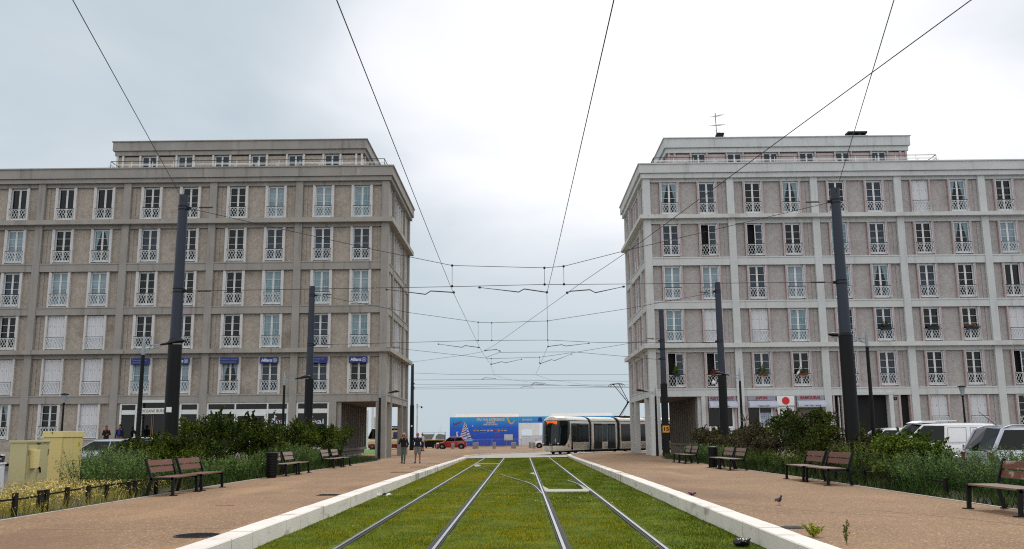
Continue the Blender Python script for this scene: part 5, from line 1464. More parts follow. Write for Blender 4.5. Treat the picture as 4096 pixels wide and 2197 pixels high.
# front section with its rounded nose
T, L_ = frame(0, 6.35)
NL = 1.75; xb = L_ - NL
def nose_sec(v):       # v 0 = joint with body, 1 = tip
    x = xb + NL * v; out = []
    for y, z in prof():
        fz = (z - .27) / 3.01
        # plan narrowing and upper rake
        w = math.sqrt(max(0, 1 - (v * .93) ** 2.8)) * .72 + .28 * (1 - v ** 3) if v < 1 else .17
        rake = max(0, fz - .33) ** 1.5 * .62 + max(0, .12 - fz) * 1.2
        xx = x - rake * v * 1.25 * (1 if v > 0 else 0)
        zz = z - (.13 * v ** 3 if fz > .8 else 0)
        out.append((xx, y * w, zz))
    return out
b = tb(T); b.loft([[(x, y, z) for y, z in prof()] for x in (.0, xb)], closed=True); body = b.build('car_body', TM['cream'], tram, True, angle=30)
vs_ = [0, .12, .25, .4, .55, .68, .79, .88, .94, .98, 1.0]
b = tb(T); b.loft([nose_sec(v) for v in vs_], closed=True); nose = b.build('nose', TM['cream'], tram, True, angle=60)
# windscreen : a shell just outside the nose, sweeping down at the sides
def nose_pt(v, u):      # u -1..1 round the section through the window belt
    s_ = nose_sec(v); n = len(s_); f = (u + 1) / 2 * (n - 1); i = min(int(f), n - 2); k_ = f - i
    return Vector(s_[i]).lerp(Vector(s_[i + 1]), k_)
def nose_surface(ang, z):   # horizontal angle around the nose at height z, by marching
    lo, hi = 0.0, 1.0
    prof_h = [];
    for v in [i / 24 for i in range(25)]:
        s_ = nose_sec(v); half = s_[:len(PR)]
        for a, c_ in zip(half, half[1:]):
            if a[2] <= z <= c_[2]:
                k_ = (z - a[2]) / max(1e-6, c_[2] - a[2]); prof_h.append((a[0] + (c_[0] - a[0]) * k_, abs(a[1] + (c_[1] - a[1]) * k_))); break
    return prof_h          # plan curve x(v), y(v)
NZ = 16; NU = 26; grid = []
for j in range(NZ + 1):
    z = .74 + (2.86 - .74) * j / NZ
    c_ = nose_surface(0, z); full = [(x, -y) for x, y in c_] + [(x, y) for x, y in c_[::-1]]
    # resample the full curve by arclength between limits
    back = .10 + .62 * (1 - min(1, (j / NZ) / .75)) ** 1.8 if j / NZ < .75 else .10
    full = [p for p in full if p[0] > xb + NL * back * .8 - .0]
    d = [0]
    for p, q in zip(full, full[1:]): d.append(d[-1] + math.dist(p, q))
    row = []
    for i in range(NU + 1):
        s_ = d[-1] * i / NU; k_ = max(q for q in range(len(d)) if d[q] <= s_ + 1e-9); k_ = min(k_, len(d) - 2); w = (s_ - d[k_]) / max(1e-9, d[k_ + 1] - d[k_])
        x = full[k_][0] + (full[k_ + 1][0] - full[k_][0]) * w; y = full[k_][1] + (full[k_ + 1][1] - full[k_][1]) * w
        o_ = Vector((x - (xb - .5), y * 1.3)).normalized() * .022; row.append((x + o_.x, y + o_.y, z))
    grid.append(row)
b = tb(T); b.add([p for r in grid for p in r], [(j * (NU + 1) + i, j * (NU + 1) + i + 1, (j + 1) * (NU + 1) + i + 1, (j + 1) * (NU + 1) + i) for j in range(NZ) for i in range(NU)])
ws = b.build('windscreen', TM['glass'], tram, True, angle=60)
tipx = nose_pt(1, 0).x
def front_x(z): return max(p[0] for p in nose_surface(0, z))
zt = 2.68; b = tb(T); xx = front_x(zt) + .035
rnd = random.Random(3)
for row in range(3):
    y = .52
    while y > -.42:
        w = rnd.uniform(.05, .09); b.box(xx - .012, xx, y - w, y, zt - .13 + row * .09, zt - .13 + row * .09 + .05); y -= w + .03
b.build('destination_display', TM['led'], tram)
for s in (-1, 1):
    x = front_x(.92) - .12
    b = tb(T); b.ell((x + .06, s * .68, .92), (.1, .08, .07), 12, 8); b.build('headlight', M['headlamp'], tram, True)
    b = tb(T); b.ell((x + .13, s * .45, .92), (.06, .045, .04), 10, 6); b.build('marker_light', M['taillamp'], tram, True)
b = tb(T); x = front_x(.84) + .03; b.tube([(x, .12 * math.cos(a), .84 + .05 * math.sin(a)) for a in [i * PI / 6 for i in range(11)]], .014, 5); b.build('emblem', M['chrome'], tram)
b = tb(T); x = front_x(1.6) + .03; b.bar((x - .06, -.55, 1.62), (x - .06, .5, 1.62), .02); b.bar((x - .02, -.5, 1.0), (x - .1, .1, 1.55), .015); b.build('wiper', M['galv'], tram)
window_side(T, .25, xb - .42, tram); window_side(T, xb - .36, xb - .06, tram, .38, 2.6, 'cab_door')
deco(T, .3, xb - .5, tram, 0); deco(T, .05, .9, tram, 1)
for s in (-1, 1):
    b = tb(T); b.box(-.02, xb + .3, s * 1.07, s * 1.145, 2.86, 2.89); b.build('gutter', TM['under'], tram)
    b = tb(T); b.box(xb + .28, xb + .3, s * 1.19, s * 1.21, 1.1, 1.42); b.build('fleet_number', M['black'], tram)
b = tb(T)
for s in (-1, 1): b.tube([(xb + .55 + .09 * math.cos(a), s * 1.175, .72 + .12 * math.sin(a)) for a in [i * PI / 5 for i in range(11)]], .014, 5)
b.build('round_logo', M['mast_hi'], tram)
b = tb(T); b.prism([(xb + .1, 2.98), (xb + .62, 2.93), (xb + .55, 3.02), (xb + .15, 3.06)], -1.0, -.96, 'y'); b.build('roof_slot', M['black'], tram)
wheelset(T, 3.2)
bellows(6.65)
T2, L2 = frame(6.95, 11.35); carbody(T2, 0, L2); door(T2, L2 - 1.75, L2 - .45, tram); door(T2, .35, 1.65, tram); window_side(T2, 1.72, L2 - 1.82, tram); deco(T2, 1.8, L2 - 1.85, tram, 2); deco(T2, L2 - .42, L2 - .05, tram, 1)
bellows(11.65)
T3, L3 = frame(11.95, 16.0); carbody(T3, 0, L3); window_side(T3, .2, L3 - .2, tram); deco(T3, .2, L3 - .2, tram, 2); wheelset(T3, L3 / 2)
bellows(16.3)
T4, L4 = frame(16.6, 21.6); carbody(T4, 0, L4); door(T4, L4 - 1.75, L4 - .45, tram); window_side(T4, 1.72, L4 - 1.82, tram); door(T4, .35, 1.65, tram); deco(T4, 1.8, L4 - 1.85, tram, 1)
bellows(21.9)
T5, L5 = frame(22.2, 29.5); carbody(T5, 0, L5); window_side(T5, .3, L5 - .3, tram); deco(T5, .2, L5 - .2, tram, 0); wheelset(T5, L5 / 2)
b = tb(T3); b.box(.9, 2.9, -.55, .55, 3.27, 3.4); x = L3 - .6
for s in (-1, 1): b.cyl((x - 1.1, s * .35, 3.25), (x - 1.1, s * .35, 3.45), .06)
b.build('pantograph_base', TM['under'], tram)
ph = tb(T3); px = 2.7
ph.bar((px, 0, 3.42), (px - 1.25, 0, 4.75), .09, .07); ph.bar((px - .15, .1, 3.42), (px - 1.2, .06, 4.65), .025)
for s in (-1, 1): ph.bar((px - 1.25, s * .06, 4.78), (px + .35, s * .38, 6.42), .05, .045)
ph.bar((px - .9, -.2, 5.12), (px - .9, .2, 5.12), .03); ph.bar((px - 1.1, 0, 4.8), (px + .3, 0, 6.35), .015)
for dx in (.2, .5):
    ph.tube([(px + dx, -.95, 6.28), (px + dx, -.8, 6.42), (px + dx, -.55, 6.5), (px + dx, .55, 6.5), (px + dx, .8, 6.42), (px + dx, .95, 6.28)], .03, 6)
ph.bar((px + .2, -.4, 6.45), (px + .5, -.4, 6.45), .04); ph.bar((px + .2, .4, 6.45), (px + .5, .4, 6.45), .04)
ph.ell((px - 1.25, 0, 4.76), (.12, .14, .1)); ph.build('pantograph', M['black'], tram)

# ---------------------------------------------------------------- people
def remesh(b, vox, m, name, parent, smooth=3):
    me = b.mesh('tmp', m); o = bpy.data.objects.new('tmp', me); COL.objects.link(o)
    r = o.modifiers.new('r', 'REMESH'); r.mode = 'VOXEL'; r.voxel_size = vox
    s = o.modifiers.new('s', 'SMOOTH'); s.iterations = smooth; s.factor = .5
    dg = bpy.context.evaluated_depsgraph_get(); me2 = bpy.data.meshes.new_from_object(o.evaluated_get(dg))
    bpy.data.objects.remove(o)
    me2.materials.clear(); me2.materials.append(m)
    return link(name, me2, parent, True, angle=180)
def limb(b, pts, rad, n=10):
    for i in range(len(pts) - 1): b.cyl(pts[i], pts[i + 1], rad[i], rad[i + 1], n)
    for p, r in zip(pts, rad): b.ell(p, (r, r, r), 10, 6)
def hand(b, w, d, side, curl=.5):
    w = Vector(w); d = Vector(d).normalized(); a = Vector((0, 1, 0)); a = (a - d * a.dot(d)).normalized(); nrm = d.cross(a)
    b.ell(w + d * .05, (.028, .032, .048), 8, 6)
    for i, (o_, ln) in enumerate(((-.03, .066), (-.01, .075), (.01, .07), (.029, .055))):
        p0 = w + d * .085 + a * o_; p1 = p0 + d * ln * .55 + nrm * ln * .2 * side * curl; p2 = p1 + d * ln * .4 + nrm * ln * .45 * side * curl
        limb(b, [p0, p1, p2], [.0105, .0098, .0085], 6)
    p0 = w + d * .03 - a * .028; limb(b, [p0, p0 - a * .03 + d * .028, p0 - a * .035 + d * .055], [.013, .0115, .0095], 6)
def person(label, loc, rz, H, J, skin, top, top_m, legs_m, shoe_m, hair_m, hair='short', shorts=False, extra=None):
    t = thing('person', label, 'person', loc, rz); t.scale = (H / 1.75,) * 3
    V3 = Vector; b = MB()
    hd = V3(J.get('head', (0, -.01, 1.635))); hr = J.get('turn', 0)
    Th = Matrix.Translation(hd + Vector((0, 0, -.012))) @ Matrix.Rotation(hr, 4, 'Z') @ Matrix.Scale(1.13, 4)
    b.T = Th
    b.ell((0, 0, .015), (.076, .096, .108), 14, 10); b.ell((0, -.035, -.055), (.05, .055, .055), 10, 8); b.ell((0, -.1, -.01), (.013, .02, .022), 8, 6); b.ell((0, -.088, -.05), (.024, .012, .009), 8, 6)
    for s in (-1, 1): b.ell((s * .078, .008, -.005), (.012, .02, .03), 8, 6)
    b.ell((0, -.085, .028), (.055, .012, .01), 8, 6)
    b.T = None
    limb(b, [(0, .012, 1.44), (hd.x * .7, .0, 1.57)], [.058, .05])
    b.ell((0, 0, 1.30), (.165, .105, .17), 14, 10); b.ell((0, .0, 1.1), (.14, .1, .14), 14, 10); b.ell((0, 0, .97), (.16, .11, .11), 14, 10)
    for s, k_ in ((-1, 'R'), (1, 'L')):
        sh, el, wr = V3((s * .175, 0, 1.41)), V3(J['el' + k_]), V3(J['wr' + k_])
        limb(b, [(s * .1, 0, 1.42), sh, el, wr], [.06, .055, .042, .028]); hand(b, wr, J.get('hd' + k_, wr - el), s, J.get('curl', .6))
        hp, kn, an = V3((s * .085, 0, .93)), V3(J['kn' + k_]), V3(J['an' + k_])
        limb(b, [hp, kn, kn.lerp(an, .3) + V3((0, .012, 0)), an], [.088, .056, .055, .036]); limb(b, [an + V3((0, 0, -.04)), an + V3((s * .02, -.15, -.065))], [.036, .028])
    remesh(b, .0095, skin, 'body', t, 2)
    b = MB(); b.ell((0, 0, 1.29), (.175, .12, .165), 14, 10); b.ell((0, 0, 1.1), (.172, .128, .16), 14, 10); b.ell((0, 0, .985), (.178, .132, .10), 14, 10); limb(b, [(-.12, 0, 1.43), (.12, 0, 1.43)], [.055, .055]); b.cyl((0, .01, 1.40), (0, .0, 1.50 if top == 'collar' else 1.475), .078, .066)
    for s, k_ in ((-1, 'R'), (1, 'L')):
        sh, el, wr = V3((s * .175, 0, 1.41)), V3(J['el' + k_]), V3(J['wr' + k_])
        if top == 'tee': limb(b, [sh, sh.lerp(el, .75)], [.075, .07])
        else: limb(b, [sh, el, el.lerp(wr, .95)], [.066, .056, .044])
    remesh(b, .014, top_m, 'jacket' if top != 'tee' else 'shirt', t, 4)
    b = MB(); b.ell((0, 0, .95), (.168, .122, .1), 14, 10)
    for s, k_ in ((-1, 'R'), (1, 'L')):
        hp, kn, an = V3((s * .085, 0, .93)), V3(J['kn' + k_]), V3(J['an' + k_])
        if shorts: limb(b, [hp, hp.lerp(kn, .85)], [.102, .095])
        else: limb(b, [hp, kn, kn.lerp(an, .9)], [.098, .068, .052])
    remesh(b, .014, legs_m, 'shorts' if shorts else 'trousers', t, 3)
    for s, k_ in ((-1, 'R'), (1, 'L')):
        an = V3(J['an' + k_]); b = MB(); limb(b, [an + V3((0, .03, -.045)), an + V3((s * .02, -.14, -.06))], [.05, .04]); b.box(an.x - .04, an.x + .04, an.y - .15, an.y + .07, an.z - .1, an.z - .06)
        remesh(b, .012, shoe_m, 'shoe', t, 2)
    if hair_m:
        b = MB(); b.T = Th
        if hair == 'bob': b.ell((0, .025, .05), (.115, .115, .10), 14, 8); [b.ell((s * .085, .02, -.01), (.038, .07, .075), 10, 8) for s in (-1, 1)]; b.ell((0, .07, -.01), (.09, .05, .08), 10, 8); b.ell((0, -.07, .085), (.075, .04, .03), 10, 6)
        elif hair == 'bald': b.ell((0, .04, -.01), (.082, .066, .05), 12, 8)
        else: b.ell((0, .018, .052), (.086, .098, .086), 14, 8); b.ell((0, .05, .0), (.078, .062, .07), 12, 8)
        o_ = remesh(b, .012, hair_m, 'hair', t, 1)
    b = MB(); b.T = Th
    for s in (-1, 1): b.ell((s * .03, -.087, .012), (.011, .008, .007), 8, 6)
    b.build('eyes', M['black'], t)
    if extra: extra(t, Th)
    return t
STAND = dict(elL=(.23, .03, 1.13), elR=(-.23, .03, 1.13), wrL=(.25, -.05, .88), wrR=(-.25, -.05, .88), knL=(.1, -.02, .5), knR=(-.1, -.02, .5), anL=(.11, 0, .1), anR=(-.11, 0, .1))
blackwool = mat('black_wool', '0a0a0c', .9, .2, 8); navy_top = mat('dark_jumper', '0b0f1c', .9, .2, 8)
def sunglasses(t, Th):
    b = MB(); b.T = Th
    for s in (-1, 1): b.ell((s * .035, -.096, .012), (.032, .008, .022), 10, 6)
    b.bar((-.07, -.088, .018), (.07, -.088, .018), .01); b.build('sunglasses', M['black'], t)
def patches(t, Th):
    b = MB()
    for s in (-1, 1): b.ell((s * .248, -.01, 1.28), (.012, .03, .06), 8, 6)
    b.build('yellow_patch', mat('yellow_patch', 'b3b312', .6, .05, 3), t)
J = dict(STAND); J.update(elR=(-.27, -.06, 1.17), wrR=(-.06, -.2, 1.42), hdR=(.3, .05, 1), elL=(.27, .02, 1.12), wrL=(.2, -.08, .93), knL=(.08, -.05, .5), anL=(.06, -.05, .1), knR=(-.09, -.01, .5), anR=(-.1, .12, .12), curl=.9)
person('person with blond hair, sunglasses and black jumper, one hand at the mouth', (-6.62, 51.6, zp(51.6)), 0, 1.66, J, M['skin'], 'collar', blackwool, mat('grey_green_trousers', '4a5d54', .8, .1, 5), M['black'], mat('blond_hair', 'a07a45', .7, .2, 30), 'bob', extra=sunglasses)
J = dict(STAND); J.update(elR=(-.27, .06, 1.12), wrR=(-.19, -.06, .93), elL=(.27, .06, 1.12), wrL=(.19, -.06, .93), knL=(.13, -.03, .5), anL=(.15, -.08, .1), knR=(-.1, -.02, .5), anR=(-.13, .04, .11))
person('person walking in a dark jumper, grey shorts and blue shoes, both hands in the pockets', (-5.87, 51.9, zp(51.9)), 0, 1.70, J, M['skin_red'], 'jumper', navy_top, mat('grey_shorts', '6b706c', .85, .08, 5), mat('blue_shoes', '1f2f66', .7, .1, 5), mat('grey_stubble', '6a4238', .8, .1, 8), 'bald', True, patches)
J = dict(STAND); J.update(elL=(.24, -.03, 1.12), wrL=(.2, -.24, 1.05), knL=(.09, -.02, .5), anL=(.06, -.04, .1), anR=(-.04, .08, .1), knR=(-.07, 0, .5), turn=.3)
person('person in a white shirt and dark trousers turned aside behind the two walkers', (-10.55, 97.9, .1), R(60), 1.84, J, M['skin'], 'tee', mat('white_shirt', 'c3c6d4', .8, .05, 4), mat('dark_trousers', '15161a', .8, .1, 4), M['black'], mat('dark_hair', '14100e', .8, .2, 8))
J = dict(STAND); J.update(elR=(-.25, .0, 1.14), wrR=(-.02, -.2, 1.16), elL=(.25, .0, 1.14), wrL=(.02, -.22, 1.12), turn=.25)
person('person in black with folded arms, first of the two chatting by the left doorway', (-29.05, 64.0, .8), R(35), 1.73, J, M['skin_red'], 'collar', blackwool, mat('dark_jeans', '141d30', .8, .1, 4), M['black'], mat('black_hair', '0c0a0a', .8, .2, 8))
def blue_front(t, Th):
    b = MB(); b.ell((0, -.085, 1.2), (.085, .05, .25), 12, 8); b.build('blue_shirt', mat('blue_shirt', '1427a0', .8, .05, 4), t, True)
J = dict(STAND); J.update(turn=-.9, elR=(-.25, .02, 1.13), wrR=(-.3, .0, .86))
person('person in a black jacket over a blue shirt, by the left doorway', (-28.12, 64.0, .8), R(-5), 1.82, J, M['skin'], 'collar', blackwool, mat('khaki_trousers', '5b5843', .8, .1, 4), M['black'], mat('black_hair_b', '0c0a0a', .8, .2, 8), extra=blue_front)

# ---------------------------------------------------------------- pigeon and odds and ends on the ground
t = thing('pigeon', 'dark grey pigeon standing on the right-hand paving', 'pigeon', (5.09, 18.5, .222), R(-50)); t.scale = (.66, .66, .66)
b = MB(); b.ell((0, 0, .15), (.085, .06, .062), 12, 8); b.ell((.045, 0, .175), (.05, .048, .055), 10, 8); limb(b, [(.06, 0, .2), (.085, 0, .255)], [.036, .024]); b.ell((.092, 0, .27), (.03, .024, .025), 10, 8)
b.add([(-.06, -.035, .15), (-.06, .035, .15), (-.19, .022, .085), (-.19, -.022, .085), (-.06, -.03, .12), (-.06, .03, .12)], [(0, 1, 2, 3), (4, 3, 2, 5), (0, 3, 4), (1, 5, 2), (0, 4, 5, 1)])
remesh(b, .006, mat('pigeon_grey', '23262e', .6, .25, 9), 'body', t, 2)
b = MB(); b.cyl((.115, 0, .266), (.14, 0, .258), .007, .002, 6); b.build('beak', M['black'], t)
b = MB()
for s in (-1, 1): b.ell((-.03, s * .052, .155), (.085, .014, .04), 10, 6)
b.build('wing', mat('pigeon_wing', '4a505c', .6, .2, 6), t, True)
b = MB()
for s in (-1, 1):
    b.bar((.01, s * .022, .1), (.015, s * .025, .008), .008)
    for a in (-.5, 0, .5, 3.1): b.bar((.015, s * .025, .006), (.015 + .03 * math.cos(a), s * .025 + .03 * math.sin(a), .003), .006)
b.build('legs', mat('pigeon_leg', 'a34a3c', .6, .1, 5), t)
t = thing('plastic_bag', 'crumpled black plastic bag lying on the grass by the right kerb', 'bag', (3.2, 13.75, 0)); t.scale = (.85, .85, .85)
b = MB(); g = np.random.default_rng(3)
b.ell((0, 0, .06), (.15, .1, .075), 20, 12); b.v = [(x + g.normal(0, .006), y + g.normal(0, .006), max(0, z + g.normal(0, .007))) for x, y, z in b.v]; b.prism([(.05, .08), (.16, .14), (.12, .06)], -.05, .05, 'y'); b.build('bag', mat('black_plastic', '0c0f12', .25, .2, 6, bump=.6, bscale=18), t, True, angle=25)
t = thing('paper_litter', 'scrap of white and black paper on the grass beside the left kerb', 'litter', (-3.85, 25.6, .01))
for i, (x, y, m_) in enumerate(((-.1, 0, 'white'), (.05, .05, 'black'), (.18, -.02, 'white'))): b = MB(); b.add([(x - .08, y - .06, .01), (x + .07, y - .05, .05), (x + .09, y + .07, .03), (x - .06, y + .06, .06), (x, y, .085)], [(0, 1, 4), (1, 2, 4), (2, 3, 4), (3, 0, 4)]); b.build('paper', M[m_], t)
t = thing('paint_spot', 'small faded red paint spot on the left paving', 'paint spot', (-6.25, 19.5, .224))
b = MB(); b.add([(.18 * math.cos(a) * (1 + .3 * math.sin(3 * a)), .14 * math.sin(a), .002) for a in [i * PI / 8 for i in range(16)]], [tuple(range(16))]); b.build('spot', mat('faded_red_paint', 'ad4a46', .9, .2, 20), t)

# ---------------------------------------------------------------- background beyond the crossing
t = thing('event_hoarding', 'long blue printed event hoarding with a striped sailing boat and white capitals', 'hoarding', (-10.47, 134, .1))
hb = bpy.data.materials.new('hoarding_print'); hb.use_nodes = True; nt = hb.node_tree; p = nt.nodes['Principled BSDF']; p.inputs['Roughness'].default_value = .6
tc = nt.nodes.new('ShaderNodeTexCoord'); sp_ = nt.nodes.new('ShaderNodeSeparateXYZ'); rp = nt.nodes.new('ShaderNodeValToRGB'); mr = nt.nodes.new('ShaderNodeMapRange'); mr.inputs['From Max'].default_value = 4.4
nt.links.new(tc.outputs['Object'], sp_.inputs[0]); nt.links.new(sp_.outputs[2], mr.inputs[0]); nt.links.new(mr.outputs[0], rp.inputs[0]); nt.links.new(rp.outputs[0], p.inputs['Base Color'])
rp.color_ramp.elements[0].color = (*hx('1a3fc0'), 1); rp.color_ramp.elements[1].color = (*hx('38b0f0'), 1); x = rp.color_ramp.elements.new(.62); x.color = (*hx('1d66dc'), 1)
b = MB(); b.box(0, 10.05, 0, .08, .1, 4.28); b.build('panel', hb, t)
b = MB(); b.box(10.06, 24.9, 0, .08, 3.38, 4.3); b.build('header', hb, t)
b = MB()
for x in (.05, 3.4, 6.7, 10.0, 13.6, 17.5, 21.2, 24.85): b.box(x - .04, x + .04, .09, .17, 0, 4.25)
b.build('posts', M['galv'], t)
pz = -.012
text('FIFA FAN EXPERIENCE', M['cab_white'], t, (5.98, pz, 3.88), .52, 4.05, bold=.022); text('LE HAVRE', M['cab_white'], t, (5.95, pz, 3.48), .36, 1.35, bold=.016); text('SEINE MÉTROPOLE', M['cab_white'], t, (5.95, pz, 3.18), .29, 2.1, bold=.014)
text('BIENVENUE', M['cab_white'], t, (11.3, pz, 3.82), .34, 1.4, bold=.012)
text('Passion', M['red_txt'], t, (1.05, pz, 3.4), .55, 1.35, rot=(R(90), R(-20), 0), italic=.3, bold=.01)
text('du 5 juin au 7 juillet', M['gold_txt'], t, (5.95, pz, 2.78), .12, 1.9); 
def flag(x, z, cols, horiz=True):
    b = MB(); n = len(cols)
    for i, c_ in enumerate(cols):
        if horiz: b.box(x - .17, x + .17, -.014, -.002, z + .11 - .22 * (i + 1) / n, z + .11 - .22 * i / n - .0, i)
        else: b.box(x - .17 + .34 * i / n, x - .17 + .34 * (i + 1) / n, -.014, -.002, z - .11, z + .11, i)
    b.build('flag', [FC[c_] for c_ in cols], t)
FC = {k_: mat('print_' + k_, c_, .6, .03, 3) for k_, c_ in dict(r='c01f2c', y='e0b21c', g='2a8a4a', w='d9dde6', b='1c2f8a', l='8fc3ea', o='cc6a1a').items()}
for i, c_ in enumerate(('ryr', 'gyg', 'bwb', 'rwb', 'wrw', 'lwl', 'rrr', 'yry', 'gyg', 'rwr')): flag(3.6 + i * .505, 2.32, c_)
b = MB()
for i in range(5): b.box(3.5 + i * 1.02, 4.2 + i * 1.02, -.012, -.002, 2.52, 2.57)
b.box(4.45, 5.4, -.012, -.002, 1.98, 2.02); b.box(6.6, 7.3, -.012, -.002, 1.98, 2.02); b.build('small_print', M['sign_txt2'], t)
b = MB(); b.box(6.5, 7.4, -.014, -.002, 1.5, 1.68); b.build('red_button', FC['r'], t)
b = MB(); b.box(7.95, 9.2, -.05, -.015, .9, 1.75); b.build('notice_board', M['cab_white'], t)
# striped sailing boat
def poly(pts, m, name, y=-.012):
    b = MB(); b.prism(pts, y, y + .01, 'y'); return b.build(name, m, t)
poly([(1.45, 1.2), (2.22, 3.75), (2.52, 1.15)], M['sign_txt'], 'mainsail'); poly([(2.32, 3.5), (2.62, 1.15), (3.2, 1.15)], M['sign_txt'], 'jib')
for i in range(7):
    z = 1.25 + i * .34; xl = 1.45 + (z - 1.2) * .302 + .06; xr = 2.5 - (z - 1.15) * .115
    if xr - xl > .1: poly([(xl, z), (xr, z + .28), (xr, z + .43), (xl + .03, z + .14)], FC['r' if i % 2 else 'b'], 'sail_stripe', -.022)
for i in range(5):
    z = 1.2 + i * .38; xl = 2.64 - (z - 1.15) * .12; xr = 3.15 - (z - 1.15) * .36
    if xr - xl > .08: poly([(xl, z), (xr, z + .1), (xr, z + .25), (xl, z + .15)], FC['r' if i % 2 else 'b'], 'sail_stripe', -.022)
poly([(1.3, 1.12), (3.5, 1.12), (3.3, .82), (2.0, .8)], FC['l'], 'hull'); poly([(1.0, 1.0), (1.3, 1.15), (1.1, 2.05), (1.35, 2.15), (.95, 2.2), (.98, 1.9)], FC['w'], 'funnel')
poly([(8.3, 4.27), (8.55, 4.27), (8.75, 3.55), (9.1, 3.35), (9.65, 4.0), (9.2, 3.2), (8.85, 3.22), (8.5, 3.6)], FC['y'], 'yellow_ribbon')
poly([(13.0, 4.15), (13.45, 4.15), (13.55, 3.6), (13.25, 3.42), (12.9, 3.6)], FC['b'], 'crest'); poly([(12.95, 3.62), (13.5, 3.62), (13.25, 3.46)], FC['r'], 'crest_base', -.02)
for x, z, m_ in ((.5, 3.9, 'r'), (8.85, 2.95, 'r'), (3.35, 3.0, 'w'), (10.5, 3.85, 'r'), (3.7, 1.75, 'r')): poly([(x + .1 * math.cos(a), z + .09 * math.sin(a)) for a in [i * PI / 4 for i in range(8)]], FC[m_], 'confetti')
for x0, x1, lab in ((-10.3, -.43, 'white tent roof showing above the sailing boat hoarding'), (4.4, 13.9, 'white tent roof showing above the tram')):
    t2 = thing('marquee', lab, 'tent', (x0, 139, .1)); L_ = x1 - x0
    b = MB(); b.add([(0, -.3, 4.25), (L_, -.3, 4.25), (L_ - .05, 1.9, 4.86), (L_ / 2, 1.9, 4.9), (.3, 1.9, 4.84), (0, 4.2, 4.25), (L_, 4.2, 4.25)], [(0, 1, 2, 3, 4), (4, 3, 2, 6, 5), (0, 4, 5), (1, 6, 2)]); b.build('canopy', M['tent'], t2)
    b = MB()
    for i in range(4):
        for y in (0, 4): b.box(i * L_ / 3 - .04, i * L_ / 3 + .04, y - .04, y + .04, 0, 4.3)
    b.build('poles', M['white'], t2)
t2 = thing('white_monument', 'white concrete portal seen under the hoarding header', 'monument', (1.35, 152, .1))
b = MB(); b.box(-1.9, 1.6, 0, .8, 2.6, 4.0); b.build('lintel', M['white'], t2)
for x0, x1 in ((-1.9, -1.3), (.4, 1.6)): b = MB(); b.box(x0, x1, 0, .8, 0, 2.6); b.build('leg', M['white'], t2)
t2 = thing('white_wall', 'low white site wall behind the barriers right of the hoarding', 'wall', (.0, 144, .1)); b = MB(); b.box(0, 14, 0, .2, 0, 1.5); b.box(0, 14, -.05, .25, 1.5, 1.58); b.build('wall', M['white'], t2)
# crowd barriers
def barrier_proto():
    t = thing('crowd_barrier', '', 'barrier', (0, 0, .1), group='crowd barriers in front of the hoarding')
    b = MB(); L_ = 2.1
    b.tube([(-L_ / 2, 0, .15), (-L_ / 2, 0, 1.02), (-L_ / 2 + .08, 0, 1.1), (L_ / 2 - .08, 0, 1.1), (L_ / 2, 0, 1.02), (L_ / 2, 0, .15), (-L_ / 2, 0, .15)], .022, 6); b.build('frame', M['galv'], t)
    b = MB()
    for i in range(1, 15): b.bar((-L_ / 2 + i * L_ / 15, 0, .15), (-L_ / 2 + i * L_ / 15, 0, 1.1), .016)
    b.build('bars', M['galv'], t)
    for x in (-.8, .8): b = MB(); b.bar((x, -.3, 0), (x, 0, .2), .03); b.bar((x, .3, 0), (x, 0, .2), .03); b.build('foot', M['galv'], t)
    return t
bp = barrier_proto(); names = ['behind the red car', 'between the red car and the first bollard pair', 'left of the lone bollard', 'behind the lone bollard', 'between the lone bollard and the second pair', 'left of the notice board', 'below the notice board', 'at the end of the blue panel', 'left of the white portal', 'below the white portal', 'touching the tram windscreen']
for i, nm in enumerate(names):
    o = bp if i == 0 else copy_tree(bp)
    o.location = (-7.2 + i * 2.15 * (.95), 128.5 + (.6 if i % 2 else 0), .1); o.rotation_euler = (0, 0, R((i * 37) % 13 - 6)); o['label'] = 'grey steel crowd barrier ' + nm
# bollards
bl = None
for x, y, lab, r_ in ((-8.34, 111.63, 'pale bollard in front of the red car doors', .17), (-10.45, 114.0, 'yellowish bollard at the red car nose', .16), (-7.5, 116.5, 'bollard behind the red car', .16), (-5.74, 111.4, 'left bollard of the pair right of the red car', .2), (-5.6, 115.6, 'right bollard of the pair right of the red car', .18),
                      (-3.32, 111.9, 'lone bollard before the middle of the hoarding', .19), (-1.14, 115.1, 'left bollard of the pair below the notice board', .18), (-.85, 112.7, 'right bollard of the pair below the notice board', .19), (1.1, 117, 'taller bollard left of the white car', .19), (1.49, 112.0, 'bollard in front of the white car nose', .18)):
    if bl is None:
        bl = thing('bollard', lab, 'bollard', (x, y, .1), group='grey concrete bollards on the square')
        b = MB(); b.lathe([(.19, 0), (.19, .68), (.17, .72)], 16); b.build('shaft', mat('bollard_concrete', '8f8d8c', .9, .12, 4, bump=.3, bscale=20), bl, True, angle=30)
        b = MB(); b.lathe([(.17, .72), (.15, .75), (.02, .76)], 16); b.build('cap', M['slab'], bl, True)
        o = bl
    else: o = copy_tree(bl); o.location = (x, y, .1); o['label'] = lab
